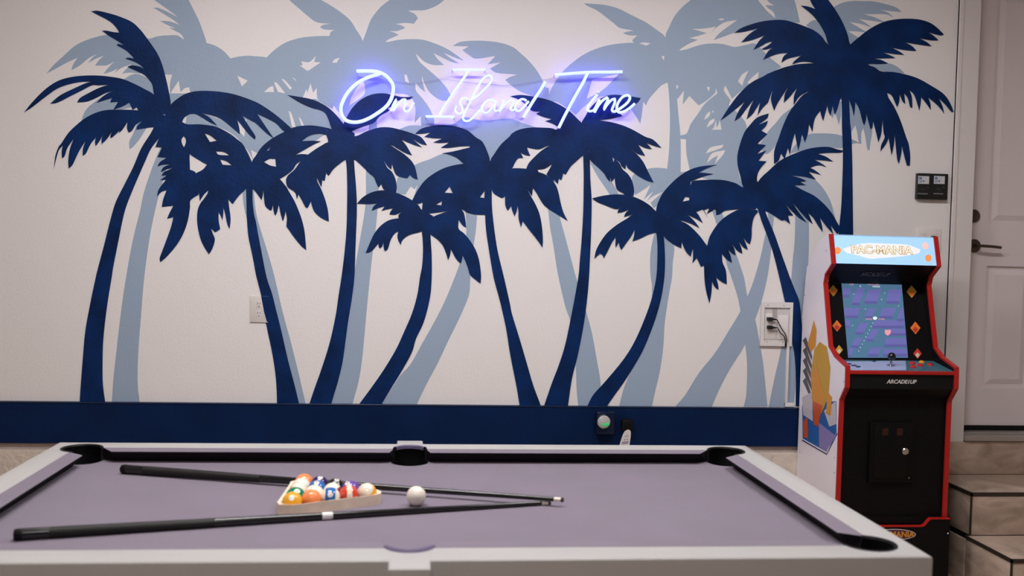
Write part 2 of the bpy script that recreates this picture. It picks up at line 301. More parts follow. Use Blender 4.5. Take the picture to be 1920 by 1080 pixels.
DARK = [
 ('tall navy painted palm standing apart at the bare end of the mural', "A 1180 900 E 1130 0 1060 110 1000 250 940 370 870 510 830 640 780 840 740 990 718 1080 I 680 180 640 400 620 620 606 800 597 940 790 940 772 800 770 640 775 470 800 240 838 0 E 850 1000 880 850 920 650 950 540 1010 390 1080 230 1130 120 1190 40 A 1300 900", [
  "A 685 85 730 80 820 100 900 125 990 165 1050 220 1090 270 1130 325 1180 400 1215 480 1245 590 1265 680 1280 790 1240 860 1180 820 1160 740 1150 680 1140 630 1110 590 1080 560 1030 535 985 515 955 500 990 490 1040 497 1085 515 1040 480 1000 460 940 440 960 432 1005 440 985 415 940 375 875 340 885 328 930 338 870 300 820 270 765 230 800 230 850 240 895 245 870 205 830 165 780 135 730 110",
  "A 178 845 230 780 300 705 370 645 450 600 550 575 650 566 750 567 840 577 920 592 1000 625 1080 665 1150 705 1200 760 1230 860 1040 835 1025 805 995 825 970 770 915 800 850 822 885 765 860 765 825 768 840 735 790 750 722 772 770 725 830 690 870 678 800 695 720 735 650 762 578 768 600 735 660 700 740 660 815 635 740 640 690 640 610 680 520 725 430 770 375 778 450 715 550 665 640 625 690 612 600 615 500 637 420 670 330 735 240 805",
  "A 1280 880 1200 855 1100 835 1000 825 900 822 800 825 720 845 640 885 570 940 510 1000 460 1075 E 440 100 415 170 402 275 418 205 440 130 470 92 462 140 465 188 485 170 505 110 550 45 525 115 512 200 515 265 545 235 590 140 640 60 622 115 620 170 645 150 680 80 722 28 712 60 717 97 745 60 775 8 762 40 762 80 800 45 838 -10 828 20 832 37 860 15 895 -20 890 0 920 -30 955 -82 952 -40 965 -5 990 -20 1020 -65 1065 -92 1030 -55 1022 -28 1080 -37 1145 -45 1250 -30",
  "A 1240 850 1275 790 1330 740 1400 700 1480 683 1580 682 1700 695 1800 720 1920 765 B 80 812 160 870 230 930 290 985 215 988 150 925 80 887 10 855 60 930 135 1040 80 1000 0 925 A 1885 905 1820 870 1860 935 1915 1020 1912 1048 1860 1000 1780 900 1795 960 1800 1008 1750 965 1690 915 1620 875 1510 848 1570 880 1630 942 1570 915 1480 860 1430 855 1385 880 1365 915 1340 960 1250 960",
  "A 1300 850 1365 915 1400 960 E 1400 40 1420 100 1422 180 1425 272 1470 300 1490 460 1430 500 1425 560 1410 650 1380 740 1330 830 1260 915 1205 965 1197 940 1210 900 1240 820 1280 710 1300 628 1252 642 1270 600 1300 542 1213 552 1225 490 1250 425 1210 440 1178 475 1190 420 1245 347 1200 352 1250 315 1210 318 1230 290 1300 258 1250 270 1205 292 1225 255 1275 232 1220 235 1180 250 1200 215 1250 182 1180 178 1215 105 1165 102 1190 40 1150 10 A 1200 960 | E 1378 20 1362 45 1365 75 1380 105 1393 70 1392 40"]),
 ('navy painted palm whose trunk runs over the outlet cover', "E 1845 400 1848 520 1850 620 1862 770 1885 880 1905 980 1922 1070 J 40 140 60 260 82 380 120 560 145 720 155 850 158 955 325 955 285 790 240 620 190 400 150 240 120 120 80 0 F 40 880 15 750 0 665 E 1905 600 1895 500 1895 400", [
  "E 1560 380 1560 440 1530 490 1500 530 1480 590 1480 680 1500 780 1530 850 1567 907 1590 870 1612 800 1595 750 1583 715 1615 742 1652 718 1640 650 1640 590 1655 620 1668 652 1675 600 1675 555 1690 610 1705 680 1722 720 1730 640 1720 560 1712 495 1745 532 1790 470 1850 410 1850 380 1750 300",
  "A 1365 915 1410 932 1500 932 1620 950 1720 1000 1780 1045 E 1820 80 1860 150 1890 215 1920 200 F 60 250 60 380 0 430 E 1895 420 1850 412 1800 420 1700 460 1560 430 1530 460 1498 507 1492 450 1430 500 1430 278 1470 298 1520 272 1552 235 1500 205 1440 168 1415 140 1397 60 | E 1535 0 1575 15 1625 55 1575 65 | E 1620 135 1680 140 1720 165 1640 160 | E 1650 195 1700 210 1738 240 1670 235",
  "F -30 215 0 165 40 105 100 52 160 15 B 220 985 300 950 400 940 480 948 570 968 700 1010 F 680 60 545 66 527 12 470 3 400 18 345 58 420 55 488 60 440 80 360 125 300 160 340 155 388 158 340 205 300 235 272 278 200 330 100 380 -30 380 | F 80 130 108 103 96 130 | F 60 215 100 192 145 190 150 250 105 240",
  "F -30 330 150 330 215 385 250 440 290 510 320 580 345 650 365 740 377 875 340 845 290 785 240 715 228 695 232 640 222 585 212 630 202 662 185 605 170 535 160 585 145 620 132 585 127 540 118 575 105 578 70 545 60 490 55 430 50 470 42 502 10 455 -30 400"]),
 ('navy painted palm with its crown under the first letter of the neon sign', "F 670 180 680 260 684 400 683 560 678 720 665 880 642 1070 J 620 130 595 300 550 500 490 690 440 830 398 955 562 955 585 880 620 760 650 630 670 490 690 340 720 150 738 0 F 745 900 752 720 757 560 752 420 742 300 733 180", [
  "F 700 60 545 66 490 92 430 130 350 192 290 270 230 330 235 400 290 440 307 497 318 458 345 505 370 552 388 560 412 512 420 545 440 590 490 635 547 662 540 580 520 500 490 420 462 365 458 335 475 375 492 405 497 350 515 358 527 297 545 320 580 270 620 235 670 200 740 190",
  "F 733 190 790 240 850 300 885 330 900 370 920 408 940 380 950 410 965 425 1000 440 1052 450 1056 400 1045 340 1020 290 985 258 962 215 900 130 740 120",
  "F 900 60 1003 88 1060 122 1110 155 1165 205 1195 260 1213 347 1180 335 1155 312 1135 337 1085 328 1050 310 1030 265 1020 232 1015 272 990 250 962 213 900 130",
  "B 560 968 640 1000 740 1022 830 985 920 957 1000 955 1080 972 1180 1003 F 1240 30 1284 90 1230 75 1165 35 1200 65 1246 105 1180 85 1092 47 1130 95 1172 168 1110 142 1055 110 1003 88 900 120 890 180 700 200 620 180 540 66",
  "B 235 712 300 722 400 740 470 765 540 805 600 860 650 920 680 960 740 1000 740 1040 620 1020 570 970 545 900 520 850 480 825 420 810 340 775 280 740",
  "B 640 990 660 920 690 860 730 800 790 745 870 708 960 700 1040 716 1100 728 1180 724 1150 745 1060 755 1040 790 990 810 1000 830 930 870 885 920 800 950 720 985 700 1020"]),
 ('small navy painted palm with a trunk bent like a bow', "F 1240 700 1250 800 1252 900 1245 1000 1230 1080 J 1210 130 1170 270 1110 410 1050 540 960 690 870 820 770 955 940 955 1020 820 1100 690 1170 560 1200 460 1260 330 1305 150 1318 0 F 1318 920 1312 820 1305 700", [
  "F 757 527 800 480 860 445 930 428 1000 432 1080 455 1160 495 1215 535 1245 575 1330 620 1250 690 1100 645 1068 634 1070 610 1095 588 1045 610 1000 608 1010 585 1028 562 990 568 940 582 965 547 910 562 868 582 880 550 908 527 830 530",
  "F 1260 620 1068 637 1000 650 950 680 910 720 880 765 850 830 822 898 865 885 918 826 920 850 930 864 948 845 955 815 958 860 967 886 990 865 1010 800 1040 752 1068 735 1060 770 1068 805 1085 836 1100 800 1150 762 1245 735 1340 690",
  "F 1290 640 1420 590 1540 570 1560 600 1570 650 1577 708 1550 690 1520 648 1520 715 1560 750 1610 810 1650 880 1675 960 1688 1060 J 1685 48 1650 20 F 1605 1060 1590 1010 1570 960 1550 915 1545 950 1533 977 1500 940 1462 872 1455 915 1440 952 1425 900 1400 840 1360 795 1305 755 1280 720"]),
 ('navy painted palm with its crown below the middle of the neon sign', "F 1715 400 1718 600 1725 720 1745 860 1782 1080 J 1830 180 1875 380 1900 540 1920 650 K 30 800 58 965 218 965 160 810 110 640 60 470 0 275 J 1905 200 1860 0 F 1812 880 1785 700 1770 550 1768 400", [
  "F 1760 220 1640 220 1555 228 1480 240 1400 265 1320 310 1260 360 1210 430 1172 500 1215 530 1250 518 1245 575 1300 600 1540 570 1580 592 1640 608 1730 612 1730 480 1760 430 | F 1415 445 1452 400 1475 448 | F 1350 535 1395 508 1390 540 | F 1680 480 1715 430 1712 485",
  "B 1192 1005 1240 965 1330 942 1420 938 1510 950 1590 980 1650 1030 F 1700 65 1740 150 1757 215 1760 300 1640 280 1555 226 1510 187 1450 160 1395 150 1480 135 1550 118 1605 105 1600 95 1530 98 1450 108 1385 108 1450 68 1380 72 1328 68 1400 38 1330 36 1262 26 1310 -7 1250 2",
  "F 1755 215 1790 150 1840 80 1900 25 C 0 1000 60 970 140 957 230 957 310 965 400 1010 G 400 110 280 92 200 120 112 105 125 140 138 168 100 163 65 145 85 185 48 187 20 225 0 262 -60 300 F 1760 330",
  "G -100 280 0 262 110 266 200 290 265 318 320 375 345 430 365 520 385 590 418 657 360 620 260 557 220 510 185 450 157 412 150 472 125 435 108 395 60 420 -220 420",
  "G 60 380 108 392 130 450 170 520 205 600 225 700 232 800 229 858 190 800 130 725 80 658 68 706 50 645 48 590 42 540 35 585 20 622 0 575 F 1915 545 1888 582 1870 540 1868 470 1848 487 1810 468 1772 432 1760 300 G 0 300"]),
 ('navy painted palm with its crown under the last letters of the neon sign', "G 533 150 538 300 537 420 535 560 525 760 510 940 497 1080 K 450 260 400 500 350 660 300 790 240 965 420 965 450 760 490 600 530 400 560 200 578 0 G 585 940 592 780 597 600 597 480 588 350 583 150", [
  "G 560 60 400 60 280 95 220 130 165 180 125 225 105 268 200 290 190 272 245 265 302 230 258 308 320 370 310 345 345 382 350 340 372 350 385 300 402 312 440 250 480 212 535 165 580 150",
  "C -15 722 60 712 150 722 260 745 350 782 430 832 490 890 528 930 560 1010 400 1040 330 975 345 950 300 925 250 908 300 893 230 875 180 852 215 838 150 830 110 790 60 750",
  "C 520 930 545 880 580 820 630 765 700 722 770 711 850 718 900 724 967 735 940 772 890 795 880 830 800 845 830 870 740 890 660 900 640 1000 540 1010",
  "C 500 960 600 897 650 902 740 915 830 940 910 975 1000 1025 G 1060 48 1123 110 1070 95 1005 72 1030 95 1050 120 1000 110 945 85 970 120 1000 170 940 152 882 115 800 130 560 130 400 60 C 400 990",
  "G 760 60 880 112 940 160 985 215 1020 285 1063 370 1000 350 940 315 900 285 870 262 855 235 850 270 820 245 805 215 700 150",
  "G 583 195 640 250 690 300 710 335 735 365 738 330 745 368 770 335 775 380 790 425 835 450 850 470 912 470 915 420 900 355 870 305 830 270 805 225 770 190 760 215 750 178 700 100 580 120"]),
 ('small navy painted palm bent over the navy wall sensor', "G 1075 700 1090 820 1090 950 1082 1080 K 1055 130 1010 270 930 460 840 610 700 780 610 880 565 965 712 965 775 875 850 770 960 590 1020 460 1080 300 1120 150 1143 0 G 1148 960 1145 860 1135 720", [
  "G 600 487 680 468 760 458 840 460 910 475 980 505 1040 545 1075 580 1150 640 1080 750 900 610 920 602 840 628 850 600 880 570 830 590 790 598 800 570 830 548 780 568 700 540 640 515",
  "G 1100 600 930 600 860 640 780 690 710 750 660 820 630 880 617 942 660 902 680 915 688 942 720 880 750 820 778 778 775 830 778 860 800 820 808 850 820 877 860 820 890 780 920 725 915 770 902 810 960 790 1020 760 1080 742 1160 700",
  "G 1100 640 1255 655 1330 692 1400 760 1440 812 1470 860 1500 1000 K 1500 40 1497 105 1482 197 1460 120 1445 30 G 1440 990 1418 1002 1385 935 1365 960 1352 973 1358 930 1357 862 1340 925 1300 880 1273 815 1270 862 1200 825 1135 765",
  "G 1080 585 1095 520 1130 450 1180 390 1250 325 1330 275 1420 247 1540 236 1480 255 1400 293 1450 297 1512 305 1430 325 1340 360 1330 480 1300 475 1280 512 1335 500 1370 575 1400 612 1433 674 1380 640 1320 612 1370 660 1407 710 1330 672 1255 655 1180 700 1080 680"]),
 ('navy painted palm passing behind the recessed socket box', "G 1840 560 1880 680 1915 770 H 40 900 85 1080 L 130 200 165 400 195 560 207 700 208 965 300 965 280 700 262 450 238 195 200 90 165 0 H 100 900 50 760 0 640 G 1890 560", [
  "G 1735 405 1715 330 1695 250 1690 170 1710 80 1735 10 C 1750 980 1790 930 1840 880 1925 850 1915 885 1850 935 1920 905 1905 945 1870 980 G 1915 5 1840 78 1905 88 1838 155 1908 128 1850 205 1910 210 1870 255 1845 300 1838 345 1850 370 1920 400 1800 500",
  "G 1850 420 1735 405 1680 375 1600 353 1520 347 1420 350 1350 357 1330 420 1330 560 1380 590 1430 570 1470 632 1440 575 1480 560 1462 605 1520 570 1530 580 1530 612 1560 605 1600 580 1715 568 1830 570",
  "G 1840 575 1715 570 1640 600 1570 650 1520 710 1480 780 1463 845 1440 920 1440 1000 K 1480 120 1500 30 1520 70 1550 94 1545 50 1530 0 1575 35 1612 52 G 1605 1030 1580 970 1575 905 1610 945 1650 972 1640 920 1622 875 1650 900 1677 917 1668 870 1652 832 1690 880 1728 902 1720 860 1702 815 1735 855 1770 872 1755 830 1735 782 1760 815 1785 832 1797 780 1800 700 1815 630 1845 590",
  "G 1840 380 1880 320 1920 285 H 80 212 160 168 280 122 380 103 460 103 520 120 570 130 540 145 450 146 370 153 430 172 490 212 420 203 350 198 400 225 440 253 380 238 315 258 350 275 398 311 350 298 305 288 330 315 360 347 270 325 165 315 240 335 290 358 240 365 285 388 190 395 100 460 0 560 G 1830 560",
  "G 1840 500 H 0 470 100 400 190 392 270 430 350 470 420 530 480 600 520 670 545 712 522 758 470 690 490 755 440 700 388 632 405 690 411 742 375 690 340 635 302 598 320 640 337 682 290 640 240 585 188 525 230 590 292 670 235 635 170 575 133 533 160 575 190 617 150 615 167 682 125 650 105 655 50 620 0 590 G 1880 570"]),
 ('tallest navy painted palm with a straight trunk behind the arcade cabinet', "D 545 650 553 800 555 950 560 1080 H 562 200 556 400 548 560 535 690 525 800 640 800 637 600 635 400 632 200 625 0 D 615 900 605 650", [
  "D 300 -60 320 10 355 68 300 48 245 42 290 75 340 120 390 185 430 260 458 340 540 420 640 360 612 320 600 270 575 200 540 130 490 50 420 -40 380 -80",
  "D 620 440 455 335 400 270 340 225 270 195 200 170 120 150 40 150 C 1880 160 1800 180 1720 210 1668 246 1740 238 1850 210 1780 255 1718 318 1800 300 1895 265 1850 310 1810 375 1870 345 D -5 320 35 312 0 340 C 1872 368 D -20 372 40 355 0 385 C 1882 450 D 0 432 70 405 150 395 115 425 100 472 150 440 250 416 200 455 180 482 260 462 350 475 560 560",
  "D 560 480 340 475 240 480 180 490 100 512 0 552 C 1880 575 1800 615 1720 685 1640 785 1562 905 1620 865 1745 763 1695 840 1668 908 1710 880 1760 815 1812 748 1780 820 1760 893 1805 855 1860 770 1840 870 1880 810 1920 770 D -10 800 32 680 22 750 47 832 75 770 148 658 125 710 118 772 165 725 217 660 195 720 192 790 235 725 300 685 420 760 560 640",
  "D 560 640 300 690 205 780 150 860 110 950 75 1050 H 55 100 45 150 45 230 80 205 98 150 125 195 150 110 165 165 180 80 D 202 1000 212 1060 228 1130 248 1050 255 1010 278 1070 300 1000 308 930 320 960 333 990 350 895 392 830 400 870 415 907 430 850 445 795 455 840 470 870 485 795 500 862 520 820 548 735 600 700",
  "D 590 380 612 338 680 280 750 225 830 180 900 155 980 143 1060 140 1140 147 1210 168 1262 202 1320 258 1295 266 1205 243 1245 270 1280 302 1220 302 1135 287 1190 315 1228 348 1150 337 1030 318 1080 345 1115 382 1040 377 925 358 980 382 1023 412 950 405 855 392 910 412 957 435 880 437 790 438 850 450 903 477 830 480 745 482 600 520",
  "D 500 380 580 340 640 380 745 480 800 505 850 535 940 540 1040 560 1130 590 1220 640 1300 690 1340 730 1370 780 1393 838 1375 838 1330 785 1282 738 1310 800 1322 857 1295 815 1250 770 1203 733 1218 775 1222 827 1190 780 1150 728 1145 780 1135 832 1120 780 1095 710 1062 677 1080 730 1083 810 1065 800 1050 740 1022 700 1030 780 1010 760 988 710 985 760 970 805 955 775 930 720 900 700 800 680 540 700 400 720 380 500",
  "D 600 640 880 690 905 735 940 790 980 870 1010 950 1040 1040 H 1055 80 1067 170 1064 242 1042 242 1022 170 1003 95 1000 150 982 230 968 190 D 950 1010 945 1080 H 928 167 915 100 D 905 1035 885 1080 H 842 135 850 85 875 30 D 868 1000 858 900 850 1000 828 1070 812 1000 788 910 785 950 770 972 755 920 738 855 735 900 722 943 705 900 685 820 655 765 652 820 645 872 630 810 606 735"]),
]
for lb, t, fr in LIGHT: palm(lb, t, fr, M_light, LB_)
paint_n[0] = 0
for lb, t, fr in DARK: palm(lb, t, fr, M_navy, DB_)

# ------------------------------------------------------------------ door with casing, threshold
M_door = mat('door_white', (.73, .665, .69), .45, .35, bump=.03, bscale=40)
M_bronze = mat('bronze', (.10, .075, .06), .35, .5, metal=.8)
M_alu = mat('threshold_metal', (.45, .42, .40), .4, .5, metal=.6)
YD = YW+.105
door = st(box('door_1', DX0+.004, DX1-.004, YD+.012, YD+.045, SILL+.02, DZ1-.005, M_door)); tag(door, 'white panelled entry door at the top of the tiled steps')
pl0 = onY(1854, 430, YD).x; z_a = onY(1870, 420, YD).z; z_b = onY(1870, 499, YD).z; z_c = onY(1870, 727, YD).z
cols = [(pl0, pl0+.245), (pl0+.35, DX1-.11)]
rows = [(z_c, z_b), (z_a, DZ1-.14)]
sk = MB()      # stiles and rails as the proud face of the slab
xs = [DX0+.004, cols[0][0], cols[0][1], cols[1][0], cols[1][1], DX1-.004]
for a, b in ((0, 1), (2, 3), (4, 5)): sk.box(xs[a], xs[b], YD, YD+.013, SILL+.02, DZ1-.005)
zs = [SILL+.02, rows[0][0], rows[0][1], rows[1][0], rows[1][1], DZ1-.005]
for a, b in ((0, 1), (2, 3), (4, 5)):
    for c in cols: sk.box(c[0], c[1], YD, YD+.013, zs[a], zs[b])
sk.build('stiles', M_door, door)
for c in cols:
    for r in rows:
        g = .045
        v = [(c[0]+d, YD+y, r[0]+d) for d, y in ((0, .012), (.022, .012), (g, .003))]
        V = []
        for d, y in ((.0, .0118), (.018, .0118), (g, .002)):
            V += [(c[0]+d, YD+y, r[0]+d), (c[1]-d, YD+y, r[0]+d), (c[1]-d, YD+y, r[1]-d), (c[0]+d, YD+y, r[1]-d)]
        Fq = [(k*4+i, k*4+(i+1) % 4, k*4+4+(i+1) % 4, k*4+4+i) for k in range(2) for i in range(4)]+[(8, 9, 10, 11)]
        obj('door_panel', V, Fq, M_door, door)
box('door_sweep', DX0+.004, DX1-.004, YD-.006, YD+.02, SILL+.004, SILL+.028, M_black, door)
p = onY(1825, 405, YD)
v, f = lathe([(0, .033), (.008, .033), (.014, .028), (.02, .015), (.022, .0)], p, (0, -1, 0)); dbt = obj('deadbolt', v, f, M_bronze, door, True)
p = onY(1826, 461, YD)
v, f = lathe([(0, .034), (.006, .034), (.012, .026), (.014, .013), (.045, .011), (.046, 0)], p, (0, -1, 0)); ros = obj('handle_rose', v, f, M_bronze, door, True)
v, f = tube([p+Vector((-.008, -.045, 0)), p+Vector((.02, -.048, 0)), p+Vector((.07, -.05, -.002)), p+Vector((.118, -.046, -.006))], .0075, 12); obj('lever', v, f, M_bronze, ros, True)
cas = MB()
for x0, x1 in ((DX0-.112, DX0), (DX1, DX1+.112)):
    cas.box(x0, x1, YW-.016, YW, .572, DZ1+.112)
    e = x0 if x0 < DX1-.2 else x1-.03
    cas.box(e, e+.022, YW-.021, YW, .572, DZ1+.112)
cas.box(DX0-.112, DX1+.112, YW-.0165, YW, DZ1, DZ1+.112)
cas.box(DX0-.018, DX0, YW, YW+.16, .572, DZ1).box(DX1, DX1+.018, YW, YW+.16, .572, DZ1).box(DX0-.018, DX1+.018, YW, YW+.16, DZ1, DZ1+.018)
o = st(cas.build('trim_2', M_white, bevel=.003)); tag(o, 'white door casing and jamb around the entry door')
th = MB(); th.box(DX0, DX1, YW-.03, YD+.06, SILL-.03, SILL-.006).box(DX0, DX1, YW+.03, YD+.04, SILL-.006, SILL+.002)
o = st(th.build('trim_3', M_alu, bevel=.002)); tag(o, 'metal threshold under the entry door')

# ------------------------------------------------------------------ tiled steps
def tilemat(name, k, tone):
    m = bpy.data.materials.new(name); m.use_nodes = True; nt = m.node_tree; b = nt.nodes['Principled BSDF']
    tc = nt.nodes.new('ShaderNodeTexCoord'); n = nt.nodes.new('ShaderNodeTexNoise'); n.inputs['Scale'].default_value = 5; n.inputs['Detail'].default_value = 8; n.inputs['Distortion'].default_value = 1.2
    r = nt.nodes.new('ShaderNodeValToRGB'); e = r.color_ramp.elements
    e[0].position = .3; e[0].color = (.32*tone, .235*tone, .185*tone, 1); e[1].position = .72; e[1].color = (.60*tone, .47*tone, .385*tone, 1)
    mp = nt.nodes.new('ShaderNodeMapping'); mp.inputs['Location'].default_value = (k, k*2, 0); mp.inputs['Scale'].default_value = (1, 1, 2.2)
    nt.links.new(tc.outputs['Object'], mp.inputs['Vector']); nt.links.new(mp.outputs['Vector'], n.inputs['Vector'])
    nt.links.new(n.outputs['Fac'], r.inputs['Fac']); nt.links.new(r.outputs['Color'], b.inputs['Base Color'])
    b.inputs['Roughness'].default_value = .45; return m
TM = [tilemat('step_tile_%d' % i, i*3.1, t) for i, t in enumerate((1, .92, 1.06))]
M_grout = mat('step_edge_dark', (.035, .025, .02), .5, .4)
SX = 2.605
core = MB(); core.box(SX+.011, XB, 4.411, YW, 0, .409).box(SX-.02+.011, XB, 4.051, 4.411, 0, .209).box(SX+.011, XB, YW-.008, YW+.16, .4, .588)
stairs = st(core.build('stairs', M_grout)); tag(stairs, 'tiled steps leading up to the entry door')
k = 0
for (zt, yf, yb, zb, sx) in ((.42, 4.40, YW-.018, .22, SX), (.22, 4.04, 4.40, 0, SX-.02)):
    x = sx; first = True
    while x < XB-.02:
        x1 = min(x+.6, XB)
        box('tread_tile', x+.002, x1-.002, yf+.004, yb-.002, zt-.012, zt, TM[k % 3], stairs, bevel=.001)
        box('riser_tile', x+.002, x1-.002, yf, yf+.011, zb+.002, zt-.016, TM[(k+1) % 3], stairs, bevel=.001); k += 1; x = x1
    box('edge_trim', sx-.003, XB, yf-.003, yf+.005, zt-.014, zt+.0015, M_grout, stairs)
    box('edge_trim', sx-.003, sx+.004, yf, yb, zt-.014, zt+.0015, M_grout, stairs)
    box('edge_trim', sx-.003, sx+.004, yf-.003, yf+.004, zb, zt, M_grout, stairs)
    box('side_tile', sx, sx+.011, yf+.005, yb-.002, zb+.002, zt-.016, TM[(k+2) % 3], stairs, bevel=.001)
x = SX
while x < XB-.02:
    x1 = min(x+.6, XB); box('riser_tile', x+.002, x1-.002, YW-.019, YW-.008, .4215, .586, TM[k % 3], stairs, bevel=.001); k += 1; x = x1
box('side_tile', SX-.02, SX-.009, 4.41, 4.765, .002, .2, TM[0], stairs)

# ------------------------------------------------------------------ ceiling lights (out of frame); the last one is added as frontal fill
M_lamp = mat('lamp_diffuser', (.9, .9, .88), .5, .2, emit=(1, .965, .95), estr=LAMP)
for lx, ly, hw, lb in ((-.42, 2.95, .68, 'long white ceiling light panel over the racked end of the pool table'), (1.45, 3.0, .41, 'short white ceiling light panel near the arcade cabinet'), (-.2, .35, .40, 'unseen ceiling light panel added as fill towards the middle of the room')):
    cl = empty('ceiling_light', (lx, ly, ZC-.05), lb, 'light', 'ceiling light panels')
    box('housing', lx-hw-.02, lx+hw+.02, ly-.17, ly+.17, ZC-.04, ZC, M_white, cl)
    box('diffuser', lx-hw, lx+hw, ly-.15, ly+.15, ZC-.055, ZC-.04, M_lamp, cl)

# ------------------------------------------------------------------ neon sign
NO = {'1': (620, 110, 7.715), '2': (780, 110, 7.385), '3': (1010, 110, 7.714)}
NEONS = [('1', .0068, "375 180 480 178 600 180 700 195 790 240 860 310 900 380 905 470 880 570 830 660 760 730 660 800 560 860 450 905 350 920 250 905 190 860 155 790 150 700 180 610 240 500 330 400 440 320 560 265 720 215"),
 ('1', .0045, "870 760 900 680 950 585 925 680 905 755 960 680 1030 600 1080 590 1085 640 1060 720 1075 765 1120 760 1160 710 1205 640"),
 ('2', .0048, "510 155 700 153 960 155"), ('2', .0048, "730 170 640 300 540 440 440 590 380 680 315 795"), ('2', .0052, "135 800 300 805 440 805 530 812"),
 ('2', .0044, "560 650 545 720 590 765 640 740 640 680 610 610 630 560 680 545 720 570"),
 ('2', .0044, "740 590 850 520 930 440 1010 360 1050 290 1030 240 980 240 920 290 850 400 790 520 740 620 690 720 655 800 660 850 710 865 770 835 850 750 930 680"),
 ('2', .0044, "1110 610 1060 575 990 585 930 640 910 700 950 750 1000 740 1060 670 1110 600 1085 690 1100 730 1145 715"),
 ('2', .0044, "1215 570 1180 680 1150 735 1220 650 1300 580 1340 575 1350 610 1310 690 1330 720 1375 700"),
 ('2', .0046, "1530 580 1470 560 1410 600 1375 660 1390 720 1440 720 1500 660 1560 590"), ('2', .0060, "1790 320 1720 440 1640 560 1560 690 1490 815"),
 ('3', .0060, "240 235 400 220 600 205 800 195 1000 195 1210 190"), ('3', .0060, "705 215 640 350 560 490 470 650 380 820 290 1000"),
 ('3', .0050, "850 520 780 600 710 700 700 740 740 760 800 740 850 650 880 590"), ('3', .0046, "868 478 862 490"),
 ('3', .0050, "880 590 850 680 810 780 850 700 920 610 990 560 1000 600 960 680 945 740 980 680 1050 600 1100 580 1100 640 1060 740 1090 770"),
 ('3', .0052, "1090 770 1180 720 1280 640 1320 570 1290 530 1220 550 1160 620 1130 700 1150 770 1220 770 1310 720 1390 650")]
M_tube = mat('neon_tube_pale', (.3, .33, .38), .4, .3, emit=(.62, .80, .92), estr=TUBE)
M_glow = mat('neon_added_violet', (.5, .4, .8), .5, .2, emit=(.12, .06, 1.0), estr=NEON)
M_peg = mat('clear_peg', (.6, .6, .65), .2, .5)
neon = empty('neon_sign', onY(915, 185, YW-.04), 'glowing cursive neon sign reading On Island Time on the mural wall', 'neon sign')
YN = YW-.058
for tile, r, s in NEONS:
    ox, oy, sc = NO[tile]; q = [float(a) for a in s.split()]; r *= 1.22
    px = [(ox+q[i]/sc, oy+q[i+1]/sc) for i in range(0, len(q), 2)]
    px = cr(px, closed=False, corner=75, sub=5)
    pts = [onY(a, b, YN) for a, b in px]
    v, f = tube(pts, r, 10); tb = obj('letter_tube', v, f, M_tube, neon, True)
    v, f = tube([p+Vector((0, r*1.05, 0)) for p in pts], r*.62, 6); obj('added_glow_strip', v, f, M_glow, tb, True)  # added violet strip behind each tube to throw the glow on the wall
    for p in (pts[0], pts[-1]):
        obj('standoff', *(lambda m: (m.v, m.f))(MB().cyl(p+Vector((0, r, 0)), (0, 1, 0), .003, .003, YW-p.y-r+.001, 8)), M_peg, tb)
wpx = cr([(732, 151), (752, 154), (775, 156), (800, 153), (830, 148), (850, 151), (905, 157), (950, 160), (985, 156), (1018, 150), (1050, 146), (1095, 142)], closed=False)
v, f = tube([onY(a, b, YW-.012) for a, b in wpx], .0008, 6); obj('wire', v, f, mat('clear_wire', (.25, .22, .4), .4, .5), neon, True)
wpx = cr([(1188, 208), (1194, 222), (1200, 235), (1203, 250), (1196, 300), (1190, 420), (1182, 600), (1176, 795)], closed=False)

# ------------------------------------------------------------------ wall fittings
def wbox(name, x0, y0, x1, y1, d0, d1, m, parent=None, bevel=0):
    a = onY(x0, y1, YW-d0); b = onY(x1, y0, YW-d0); return box(name, a.x, b.x, YW-d1, YW-d0, a.z, b.z, m, parent, bevel)
M_plate = mat('plate_white', (.69, .645, .63), .4, .4)
M_hole = mat('socket_dark', (.02, .018, .016), .6, .3)
M_grey = mat('screw_grey', (.35, .33, .32), .4, .5, metal=.5)
pc = onY(486, 580, YW)
out = empty('outlet_cover', (pc.x, YW, pc.z), 'white wall outlet cover half painted over by a navy palm trunk', 'outlet')
wbox('plate', 469, 555.5, 504, 604, -.002, .0062, M_plate, out, .0015)
for yy in (571, 589):
    wbox('socket', 480, yy-7, 489.5, yy+7, .006, .0072, M_plate, out, .0008)
    for xx, w_ in ((483.2, .5), (487.8, .5)): wbox('slot', xx-w_, yy-4, xx+w_, yy-.6, .007, .0075, M_hole, out)
    q = onY(485.6, yy+3.6, YW-.007); MB().cyl(q, (0, -1, 0), .0024, .0024, .0006, 10).build('ground_hole', M_hole, out)
o = flat('painted_patch', [[(489.6, 555.6), (495, 585), (500.5, 603.8), (504, 603.8), (504, 555.6)]], lambda a, b: onY(a, b, YW-.0066), M_navy, out); tag(o, 'navy paint covering one side of the plate')
box('painted_rim', onY(489.6, 555.5, YW).x, onY(504, 555.5, YW).x, YW-.0066, YW-.005, onY(495, 555.9, YW).z, onY(495, 555.0, YW).z, mat('navy_sheen', (.05, .10, .25), .3, .5), out)  # paler navy strip paints a sheen along the plate's top edge

